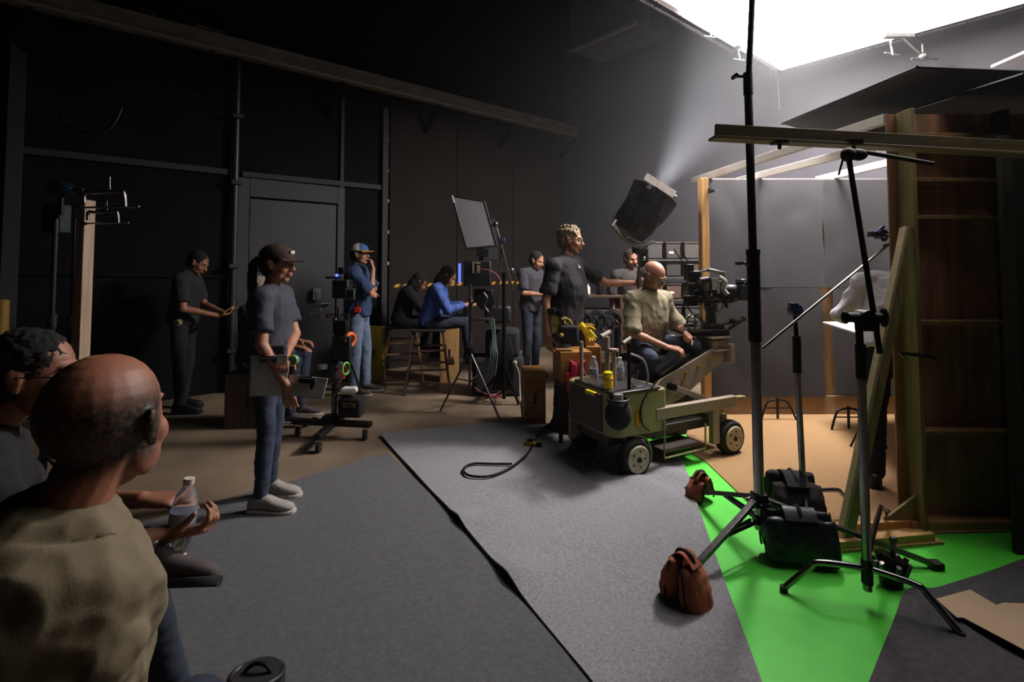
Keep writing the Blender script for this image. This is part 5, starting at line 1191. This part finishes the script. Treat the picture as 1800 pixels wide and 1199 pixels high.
t.part('case', MB().cyl(q, q+Vector((0, -.035, 0)), .03), mat('teal_plastic', '3c8f8c', .5)); t.part('rim', MB().torus(q+Vector((0, -.036, 0)), (0, 1, 0), .028, .005), MATS['bright_yellow'])
q = P(485, 618, 3.1); single('belt_pouch', MB().box(q, (.13, .05, .08)), M_TEECHAR, 'dark grey pouch on the belt above the hanging clipboard', 'pouch', bevel=.012)

# ================================================================== CAMERA CART ON CASTERS
CB = G(600, 762); CB = Vector((CB.x, 4.55, 0))
t = T('rig_cart', 'rolling camera stand with black tee base in front of the man in pale jeans', 'stand', CB)
bx = P(587, 745, 4.55).x
e1 = Vector((P(655, 742, 4.55).x, 4.5, .13)); e0 = Vector((P(510, 770, 4.55).x, 4.6, .13))
t.part('base_bar', MB().beam(e0, e1, .07, .045), M_BLACK, bevel=.006); t.part('cross_bar', MB().beam((bx, 4.15, .13), (bx, 4.9, .13), .06, .045), M_BLACK, bevel=.006)
for c in (e0+Vector((.05, 0, 0)), e1-Vector((.05, 0, 0)), Vector((bx, 4.2, .13))):
    w_ = t.part('caster', MB().cyl((c.x-.014, c.y, .045), (c.x+.014, c.y, .045), .045, n=20), M_RUBBER); t.part('caster_fork', MB().box((c.x, c.y, .09), (.045, .03, .04)).cyl((c.x-.02, c.y, .045), (c.x+.02, c.y, .045), .018), M_CHROME, parent=w_)
t.part('post', MB().cyl((bx, 4.55, .12), (bx, 4.55, P(587, 660, 4.55).z), .024), M_STEEL)
t.part('base_clamp', MB().box((bx, 4.53, .17), (.17, .12, .06)).cyl((bx-.08, 4.48, .19), (bx+.08, 4.48, .19), .012), M_DKSTEEL, bevel=.008)
t.part('post_upper', MB().cyl((bx+.005, 4.55, P(587, 690, 4.55).z), (bx+.03, 4.55, P(600, 560, 4.55).z), .03), M_BLACK)
def pxy(px, py, dy=0): return P(px, py, 4.5+dy)
t.part('round_pod', MB().ell(pxy(590, 655), (.075, .08, .1)), mat('pod_grey', '3b3d48', .4), label=None)
t.part('pod_label', MB().box(pxy(598, 642, -.08), (.035, .01, .06)), mat('pod_white', '8c93a8', .4))
t.part('shelf_cup', MB().cyl(pxy(567, 648, -.02), pxy(567, 640, -.02), .05), mat('cup_pale', 'a39b92', .6))
t.part('tape_roll_red', MB().torus(pxy(603, 652, -.05), (1, -.3, 0), .05, .012), mat('tape_coral', 'd04a35', .5)); t.part('tape_roll_green', MB().torus(pxy(608, 648, -.05), (1, -.3, 0), .05, .01), mat('tape_lime', '5fae4a', .5)); t.part('tape_pink', MB().torus(pxy(592, 664, -.06), (0, .3, 1), .06, .01, a0=180, a1=360), mat('tape_pink', 'd44a6b', .5))
t.part('tape_roll_orange', MB().torus(pxy(616, 597), (1, -.5, 0), .05, .018), mat('tape_orange', 'e0642c', .5)); t.part('tape_roll_white', MB().torus(pxy(611, 598), (1, -.5, 0), .045, .016), M_WHITE)
t.part('core_box', MB().box(pxy(603, 610), (.16, .12, .2)), M_BLKPL, bevel=.012); t.part('core_box', MB().box(pxy(600, 575), (.12, .1, .12)), M_BLACK, bevel=.01)
t.part('cross_arm', MB().cyl(pxy(573, 554), pxy(613, 553), .009).cyl(pxy(595, 540), pxy(595, 580), .012).cyl(pxy(612, 553), pxy(612, 575), .01).ell(pxy(577, 556), .02).ell(pxy(589, 562), .024), M_STEEL)
t.part('top_body', MB().box(pxy(602, 508), (.14, .14, .16)), M_BLKPL, bevel=.012); t.part('top_plate', MB().box(pxy(588, 488), (.14, .05, .02)), M_STEEL, bevel=.003)
t.part('top_stub', MB().box(pxy(600, 476), (.05, .05, .06)), M_DKSTEEL, bevel=.006); t.part('blue_light', MB().ell(pxy(592, 484, -.04), .012), mat('blue_led', '2a3cff', .4, emit='3a4cff', estr=6))
t.part('screen', MB().box(pxy(615, 517, -.08), (.085, .02, .095)), mat('screen_grey', '5a6069', .3), bevel=.004); t.part('screen_face', MB().box(pxy(615, 517, -.092), (.05, .004, .06)), mat('screen_dark', '23272c', .2))
t.part('cable', MB().tube(spline([pxy(610, 490), pxy(622, 500), pxy(625, 512)]), .006), M_BLACK); t.part('strap', MB().tube(spline([pxy(600, 600), pxy(618, 640), pxy(634, 690)]), .012), M_BLACK)
t.part('ring', MB().torus(pxy(555, 548, .3), (0, 1, 0), .05, .006), M_STEEL)
t = T('camera_bag', 'black bag with a white top hanging low on the rolling stand', 'bag', pxy(622, 735)); t.part('bag', MB().box(pxy(618, 714, .05), (.2, .15, .17)), M_BLKFAB, bevel=.02); t.part('flap', MB().box(pxy(614, 686, .05), (.14, .12, .05)), M_WHITE, bevel=.02); t.part('patch', MB().box(pxy(613, 713, -.03), (.11, .006, .035)), mat('camo_patch', '6b6238', .8, scale=40, col2='2d2b20'))
# crate the old man sits on
crate((sit1.o.location.x+.02, sit1.o.location.y, 0), (.4, .3, .5), 'upright wooden box used as a seat by the older man in black', 8, grp=None, m=M_DKWOOD)

# ================================================================== MONITOR VILLAGE
def stool(c, hgt, w_, label, rot=10, m=None, seat=None, back=False):
    t = T('tall_stool', label, 'stool', c, rot, 'tall wooden director stools'); m = m or M_PLY; hw = w_/2
    for e in (-1, 1):
        for f_ in (-1, 1): t.part('leg', MB().beam((e*hw*1.25, f_*hw*1.25, 0), (e*hw*.8, f_*hw*.8, hgt), .026, .026), m, local=True)
        for z_, kk in ((.28, 1.12), (.5, 1.0)): t.part('rung', MB().beam((e*hw*kk, -hw*kk, z_), (e*hw*kk, hw*kk, z_), .018, .02), m, local=True); t.part('rung', MB().beam((-hw*kk, e*hw*kk, z_), (hw*kk, e*hw*kk, z_), .018, .02), m, local=True)
    t.part('seat', MB().box((0, 0, hgt+.012), (w_, w_, .03)), seat or M_BLKFAB, local=True, bevel=.008)
    t.part('foot_board', MB().box((hw*1.25, 0, .34), (.1, w_, .018)), m, local=True)
    return t
stool((-1.46, 6.93, 0), .68, .42, 'tall wooden stool under the slumped person in black', 12, M_PLY)
stool((-1.02, 6.3, 0), .72, .42, 'tall dark stool under the woman in blue', 8, M_DKWOOD)
crate((-.82, 6.8, 0), (.24, .24, .75), 'pale cardboard carton standing under the reading woman', 5, grp=None, m=mat('carton', 'a8804e', .8))
q = Vector((P(661, 640, 6.6).x-.12, 6.75, 0)); t = T('yellow_cabinet', 'yellow painted cabinet low on the wall behind the capped man', 'cabinet', q)
t.part('cabinet_body', MB().box(q+Vector((0, 0, .35)), (.34, .3, .7)), mat('cabinet_yellow', '8d7a14', .6), bevel=.01); t.part('door', MB().box(q+Vector((0, -.155, .35)), (.3, .012, .62)), MATS['cabinet_yellow'], bevel=.004); t.part('handle', MB().box(q+Vector((.1, -.17, .4)), (.02, .02, .1)), M_STEEL)
# little yellow thing, far left
q = P(4, 560, 4.4); t = T('yellow_post', 'dull yellow bollard at the far left edge', 'bollard', (q.x, q.y, 0)); t.part('post', MB().cyl((q.x, q.y, 0), (q.x, q.y, P(4, 530, 4.4).z), .045), mat('bollard_yellow', '8a6c22', .6)); t.part('cap', MB().ell((q.x, q.y, P(4, 530, 4.4).z), (.045, .045, .02)), MATS['bollard_yellow'])
# flag panel
YM = 6.0
fq = [P(795, 344, YM), P(851, 354, YM+.1), P(873, 432, YM+.1), P(820, 437, YM)]
t = T('display_panel', 'tilted dark grey rectangular panel on the monitor stand', 'panel', fq[3]); n_ = (fq[1]-fq[0]).cross(fq[3]-fq[0]).normalized()
t.part('panel', MB().poly(fq, .03, n_), mat('panel_grey', '4b484c', .6), bevel=.006)
for i in range(4): t.part('edge', MB().cyl(fq[i], fq[(i+1) % 4], .012), M_DKSTEEL)
t.part('corner_tab', MB().beam(fq[0]-n_*.01, fq[0].lerp(fq[3], .14)-n_*.01, .02, .02), M_WHITE)
t.part('mount', MB().cyl(P(846, 436, 6.08), P(846, 462, 6.1), .03).box(P(848, 445, 6.08), (.14, .1, .09)), M_BLACK)
fq = [P(852, 385, 6.25), P(872, 385, 6.25), P(876, 455, 6.25), P(840, 455, 6.25)]
single('second_panel', MB().poly(fq, .02, (0, 1, 0)), mat('panel_dark', '2c2a2c', .7), 'smaller darker panel standing behind the tilted grey panel', 'panel')
# stand A with monitor box
def tri_stand(t, base, top, hub_z, feet, r=.015, m=M_STEEL):
    t.part('post', MB().cyl((base.x, base.y, max(.05, hub_z-.35)), top, r), m)
    for f_ in feet:
        t.part('leg', MB().cyl((base.x, base.y, hub_z), f_+Vector((0, 0, .01)), r*.75), m); d = (f_-base); t.part('brace', MB().cyl((base.x, base.y, hub_z-.3), (base+d*.45)+Vector((0, 0, hub_z*.55)), r*.45), m)
    t.part('hub', MB().cyl((base.x, base.y, hub_z-.04), (base.x, base.y, hub_z+.04), r*1.9), M_DKSTEEL)
SA = Vector((P(826, 640, 5.3).x, 5.3, 0))
t = T('monitor_stand', 'tripod stand with long shiny legs carrying the black monitor', 'stand', SA)
tri_stand(t, SA, Vector((SA.x, SA.y, P(826, 500, 5.3).z)), P(826, 618, 5.3).z, [G(774, 724), G(862, 700), G(880, 742)])
t.part('tray', MB().box(P(845, 561, 5.3), (.24, .2, .015)), M_STEEL, bevel=.003)
q = P(820, 548, 5.25); single('travel_mug', MB().cyl(q-Vector((0, 0, .05)), q+Vector((0, 0, .05)), .032), M_STEEL, 'steel travel mug beside the monitor stand tray', 'mug')
t = T('video_monitor', 'black boxy monitor with cables seen from its side on the tripod stand', 'monitor', P(840, 505, 5.4))
t.part('housing', MB().box(P(840, 480, 5.45), (.28, .28, .26)), M_BLKPL, bevel=.01); t.part('pale_bracket', MB().box(P(832, 470, 5.29), (.02, .02, .12)).box(P(840, 462, 5.29), (.05, .02, .02)).box(P(841, 473, 5.28), (.03, .02, .08)), mat('bracket_tan', '9c8b70', .5))
t.part('screen', MB().box(P(813, 480, 5.42)+Vector((-.03, 0, 0)), (.006, .22, .2)), mat('lit_screen', '6a86ff', .3, emit='5f7dff', estr=1.2))
t.part('lower_unit', MB().box(P(850, 520, 5.45), (.2, .2, .14)), M_BLACK, bevel=.01); t.part('arc_arm', MB().tube(arc(P(855, 548, 5.32), .17, 95, 175, 8, (1, 0, 0), (0, 0, 1)), .012), M_STEEL)
t.part('reel', MB().cyl(P(853, 530, 5.35), P(853, 530, 5.2), .09), M_BLACK); t.part('pale_tangle', MB().tube(spline([P(850, 515, 5.18), P(856, 525, 5.17), P(851, 537, 5.17), P(858, 548, 5.18)]), .012), M_STEEL)
t.part('red_cable', MB().tube(spline([P(845, 473, 5.27), P(862, 476, 5.27), P(874, 484, 5.3), P(880, 496, 5.3)]), .006), mat('red_cable', '7e2f33', .5))
# stand B: thick pole with crossed rods
SB = Vector((P(886, 650, 5.6).x, 5.6, 0))
t = T('grip_stand', 'grip stand in the background with two crossed thin silver rods', 'stand', SB)
tri_stand(t, SB, Vector((SB.x, SB.y, P(886, 476, 5.6).z)), .42, [G(912, 712), G(850, 690), G(905, 672)], .022, M_DKSTEEL)
t.part('grip_head', MB().cyl(P(878, 478, 5.55), P(903, 477, 5.55), .02).ell(P(899, 476, 5.53), (.03, .02, .035)), M_STEEL)
for a, c in (((871, 392), (902, 512)), ((883, 420), (873, 545))): t.part('rod', MB().cyl(P(*a, 5.52), P(*c, 5.5), .009), M_CHROME)
t.part('knob', MB().ell(P(871, 394, 5.5), .03).box(P(866, 397, 5.5), (.05, .03, .02)), M_STEEL); t.part('blue_head', MB().box(P(882, 423, 5.5), (.07, .04, .05)), BLUEK, bevel=.008)
# cables heap
t = T('cable_coil', 'loose coil of pinkish red cable on the floor under the monitor stands', 'cable', G(868, 692))
c = G(866, 694)
for k in range(6): t.part('loop', MB().torus(c+Vector((rng.uniform(-.05, .05), rng.uniform(-.05, .05), .03+.02*k)), (rng.uniform(-.3, .3), rng.uniform(-.8, -.2), 1), .12+.015*k, .008, 28, 6), mat('pink_cable', '8d4248', .5))
t = T('hanging_cables', 'bundle of teal and black cables hanging between the monitor stands', 'cable', P(865, 700, 5.5))
for k in range(4): t.part('cable', MB().tube(spline([P(859+k*3, 560, 5.5), P(866+k*2, 590+k*6, 5.5), P(862+k*4, 625, 5.48), P(858+k*4, 660, 5.5)]), .008), mat('teal_cable', '5d7673', .5))
for k in range(12): t.part('black_cable', MB().tube(spline([P(868+k*2.4, 592, 5.7), P(872+k*2.8, 640, 5.66), P(866+k*3, 686, 5.7)]), .011), M_BLACK)
t = T('equipment_case', 'black equipment bags piled under the monitors', 'case', P(880, 700, 6.0)); c = P(876, 640, 6.1)
t.part('case', MB().box(Vector((c.x, 6.15, .22)), (.6, .4, .44)), M_BLKFAB, bevel=.05); t.part('case', MB().box(Vector((c.x+.05, 6.15, .6)), (.4, .35, .32)), M_BLKFAB, bevel=.05); t.part('handle', MB().torus(Vector((c.x, 5.94, .5)), (0, 1, 0), .06, .01), M_STEEL)
t.part('case', MB().box(Vector((c.x, 5.9, .95)), (.3, .2, .2)), M_BLKPL, bevel=.03)
# white plug box by apple box
q = G(906, 700); t = T('power_cord', 'pale cord with a plug hanging by the standing apple box', 'cord', q); t.part('cord', MB().tube(spline([P(905, 640, 5.3), P(912, 655, 5.3), P(914, 690, 5.25), P(918, 735, 5.0)]), .007), M_WHITE); t.part('plug', MB().ell(P(905, 638, 5.3), .025), M_WHITE)
# floor cable and yellow distro
pts = [G(1010, 745), G(985, 742), G(955, 760), G(940, 783), G(925, 808), G(895, 832), G(860, 846), G(825, 845), G(815, 834), G(830, 824), G(870, 824), G(900, 824)]
for p in pts: p.z = .035
t = T('floor_cable', 'black cable looping over the grey carpet left of the dolly', 'cable', pts[4]); t.part('cable', MB().tube(spline(pts), .009), M_BLACK)
q = G(932, 788); q.z = .03; t = T('cable_tag', 'yellow and black connector on the floor cable', 'connector', q); t.part('connector', MB().beam(q-Vector((.05, -.02, -.01)), q+Vector((.05, -.02, .01)), .035, .03), mat('connector_yellow', 'c4a51a', .5), bevel=.006); t.part('sleeve', MB().cyl(q+Vector((.05, -.02, .01)), q+Vector((.09, -.04, .01)), .016).box(q+Vector((0, 0, .035)), (.05, .03, .02)), M_BLACK)
q = G(985, 752)+Vector((0, 0, .05)); t = T('cable_box', 'small black junction box on the floor between apple box and dolly', 'box', q); t.part('box', MB().box(q, (.14, .1, .07)), M_BLACK, bevel=.008); t.part('socket', MB().cyl(q+Vector((0, -.05, 0)), q+Vector((0, -.065, 0)), .02), M_STEEL)

# ================================================================== SHELVING BEHIND THE DOLLY
YS = 6.9; x0 = P(1128, 500, YS).x; x1 = P(1222, 500, YS).x
t = T('storage_rack', 'dark storage rack full of bins behind the seated operator', 'rack', ((x0+x1)/2, YS, 0))
zsv = [P(1100, y, YS).z for y in (600, 565, 526, 488, 458)]
for x in (x0, x1):
    for y in (YS-.25, YS+.25): t.part('upright', MB().box((x, y, .82), (.04, .04, 1.64)), M_DKSTEEL)
for z in zsv: t.part('shelf', MB().box(((x0+x1)/2, YS, z), (x1-x0, .52, .025)), mat('shelf_grey', '35322f', .6), bevel=.003)
cols = ['3b2d26', '4a362a', '3b3835', '2a2624', '4b4743', '352c28']
k = 0; names = ['left', 'middle', 'right']; rows = ['lowest', 'second', 'third', 'fourth', 'top']
for r_, z in enumerate(zsv):
    for c_ in range(3):
        w_ = (x1-x0)/3; h_ = .2 if r_ < 4 else .22; xx = x0+w_*(c_+.5); col = cols[(r_*2+c_*3) % 6]; k += 1
        b_ = T('storage_bin', '%s bin on the %s shelf of the rack behind the dolly' % (names[c_], rows[r_]), 'bin', (xx, YS-.02, z+.0135), group='bins on the storage rack')
        b_.part('bin_body', MB().box((xx, YS-.02, z+.0135+h_/2), (w_-.05, .42, h_-.02)), mat('bin_'+col, col, .7), bevel=.01); b_.part('lid', MB().box((xx, YS-.02, z+.01+h_), (w_-.03, .44, .02)), mat('bin_'+cols[(r_+c_) % 6], cols[(r_+c_) % 6], .7), bevel=.004)
        if (r_+c_) % 2: b_.part('tag', MB().box((xx-.03, YS-.235, z+.1), (.06, .006, .03)), M_WHITE)
# workbench with clutter left of it (behind the tall man)
YB = 6.4; x0 = P(1018, 500, YB).x; x1 = P(1090, 500, YB).x; zb1 = P(1050, 520, YB).z
t = T('gear_bench', 'brown shelf bench cluttered with gear behind the tall man\'s arm', 'bench', ((x0+x1)/2, YB, 0))
for z in (zb1, P(1050, 545, YB).z, .35): t.part('shelf', MB().box(((x0+x1)/2, YB, z), (x1-x0, .4, .03)), M_DKWOOD, bevel=.003)
for x in (x0+.02, x1-.02):
    for y in (YB-.18, YB+.18): t.part('upright', MB().box((x, y, zb1/2), (.04, .04, zb1)), M_DKWOOD)
for k, px in enumerate((1030, 1052, 1072)):
    x = P(px, 500, YB).x; hh_ = (.13, .24, .18)[k]; t2 = T('bench_gear', ['small white canister on the gear bench', 'dark camera part with a chrome cap on the gear bench', 'short black device on the right of the gear bench'][k], 'gear', (x, YB-.05, zb1+.016))
    t2.part('housing', MB().lathe([(.035, 0), (.045, .01), (.045, hh_*.7), (.025, hh_*.85), (.03, hh_)], (x, YB-.05, zb1+.016), n=14), (M_WHITE, M_DKSTEEL, M_BLKPL)[k]); t2.part('cap', MB().cyl((x, YB-.05, zb1+.016+hh_), (x, YB-.05, zb1+.04+hh_), .02), M_CHROME)
for k in range(5):
    x = P(1025+k*13, 570, YB-.25).x; z = P(1040, 540+6*(k % 2), YB-.25).z
    single('cable_hank', MB().torus((x, YB-.25, z-.14), (0, 1, 0), .1, .016, 20, 6).torus((x, YB-.29, z-.15), (.2, 1, 0), .09, .014, 20, 6), M_BLKPL, 'black cable hank hung on the gear bench, number %s from the left' % ['one', 'two', 'three', 'four', 'five'][k] if False else ['leftmost black cable hank hanging on the gear bench', 'black cable hank second from the left on the bench', 'middle black cable hank hanging on the gear bench', 'black cable hank second from the right on the bench', 'rightmost black cable hank hanging on the gear bench'][k], 'cable', 'cable hanks on the gear bench')

# ================================================================== FAR LEFT: BOARD WITH C-CLAMPS AND STANDS
YL = 2.7
A = P(141, 640, YL); B = P(152, 352, YL)
g0 = A+(A-B)*((A.z)/(B.z-A.z)); 
t = T('clamped_board', 'pale pine board standing upright on the left with clamps at its top', 'board', (g0.x, g0.y, 0))
t.part('board', MB().beam(Vector((g0.x, g0.y, 0)), B, .045, .07, up=(0, 1, 0)), mat('bleached_pine', 'b39c86', .7, scale=5, stretch=(7, 7, .7), col2='9c8570', bump=.2), bevel=.003)
def cclamp(px, py, s, lab):
    q = P(px, py, YL-.04); t = T('c_clamp', lab, 'clamp', q, group='clamps at the top of the pine board'); X = Vector((1, 0, 0)); Z = Vector((0, 0, 1))
    t.part('frame', MB().tube(spline([q-X*.02*s-Z*.06*s, q-X*.02*s, q+X*.03*s+Z*.0, q+X*.17*s+Z*.005, q+X*.195*s-Z*.01*s, q+X*.205*s-Z*.085*s], 5), .012*s, 8), M_STEEL)
    t.part('screw', MB().cyl(q-Z*.085*s-X*.06*s, q-Z*.08*s+X*.27*s, .006*s), M_CHROME); t.part('tommy_bar', MB().cyl(q+X*.115*s, q+X*.112*s+Z*.085*s, .008*s), M_CHROME)
    t.part('pad', MB().ell(q-Z*.085*s-X*.05*s, (.03*s, .014*s, .014*s)), M_STEEL); t.part('screw_ball', MB().ell(q+X*.275*s-Z*.08*s, .011*s), M_STEEL)
cclamp(155, 338, .95, 'larger chrome C-clamp at the very top of the pine board'); cclamp(160, 373, .7, 'smaller chrome C-clamp just below the first on the pine board')
q = P(108, 333, 2.75); t = T('lamp_bulb_head', 'shiny dark blue glass bulb on the stand left of the clamps', 'lamp', q)
t.part('bulb', MB().ell(q, (.07, .05, .045)), mat('dark_glass', '2b4258', .06, .7)); t.part('neck', MB().cyl(q+Vector((.06, 0, 0)), q+Vector((.12, 0, -.01)), .016, .012), M_STEEL); t.part('stem', MB().cyl(q-Vector((0, 0, .04)), q-Vector((0, 0, .14)), .014), M_DKSTEEL)
for k, (px, x2, m_) in enumerate(((98, 88, mat('green_tinted_steel', '2c3a30', .4, .4)), (131, 124, M_DKSTEEL))):
    a = P(px, 385, 2.8); c = P(x2, 640, 2.8); g = Vector((c.x-.02, 2.8, 0)); t = T('light_stand', ['dim green-tinted stand left of the pine board', 'thin dark stand just left of the pine board'][k], 'stand', g)
    t.part('lower_tube', MB().cyl((g.x, 2.8, .3), (c.x, 2.8, c.z+.25), .018 if k == 0 else .012), m_); t.part('upper_tube', MB().cyl((c.x, 2.8, c.z+.2), a, .013 if k == 0 else .009), m_); t.part('collar', MB().cyl((c.x, 2.8, c.z+.2), (c.x+.002, 2.8, c.z+.27), .022), M_STEEL)
    for a_ in (0, 120, 240): t.part('leg', MB().cyl((g.x, 2.8, .5), (g.x+.35*math.cos(math.radians(a_+20)), 2.8+.35*math.sin(math.radians(a_+20)), .01), .009), m_)
# something dark and boxy under the bulb
q = P(100, 385, 2.85); single('bulb_box', MB().box(q, (.1, .08, .16)), mat('dark_green_box', '152019', .7), 'dark greenish box on the stand under the blue bulb', 'box', bevel=.01)

# ================================================================== FOREGROUND BITS
bw = P(312, 925, 1.47); tb_ = bottle(Vector((bw.x, bw.y, bw.z-.07)), 'clear water bottle held in the hand of the seated man with glasses', .2, .033, axis=(.12, .05, 1))
q = G(450, 1250); t = T('black_pouch', 'round black bag with a shiny rim on the carpet at the bottom edge', 'bag', q)
t.part('bag', MB().lathe([(.06, 0), (.085, .02), (.09, .09), (.08, .12)], q, n=24), M_BLKFAB); t.part('rim', MB().torus(q+Vector((0, 0, .12)), (0, .2, 1), .082, .009), M_BLKPL); t.part('strap', MB().tube(arc(q+Vector((0, 0, .1)), .05, 0, 180, 12, (1, 0, 0), (0, .3, .9)), .007), M_BLACK)
# chairs under the two foreground men
def chair(c, rot, label):
    t = T('folding_chair', label, 'chair', c, rot, 'chairs of the two men in the foreground')
    t.part('seat', MB().box((0, 0, .43), (.42, .42, .03)), M_BLKPL, local=True, bevel=.01); t.part('backrest', MB().box((-.24, 0, .68), (.02, .42, .18)), M_BLKPL, local=True, bevel=.01)
    for e in (-1, 1): t.part('leg', MB().cyl((.2, e*.2, 0), (-.23, e*.2, .78), .011), M_DKSTEEL, local=True); t.part('leg', MB().cyl((-.22, e*.19, 0), (.16, e*.19, .42), .011), M_DKSTEEL, local=True)
chair((bald.o.location.x+.02, bald.o.location.y-.05, 0), 78, 'black folding chair under the bald man'); chair((gla.o.location.x-.08, gla.o.location.y-.05, 0), 42, 'black folding chair under the man with glasses')
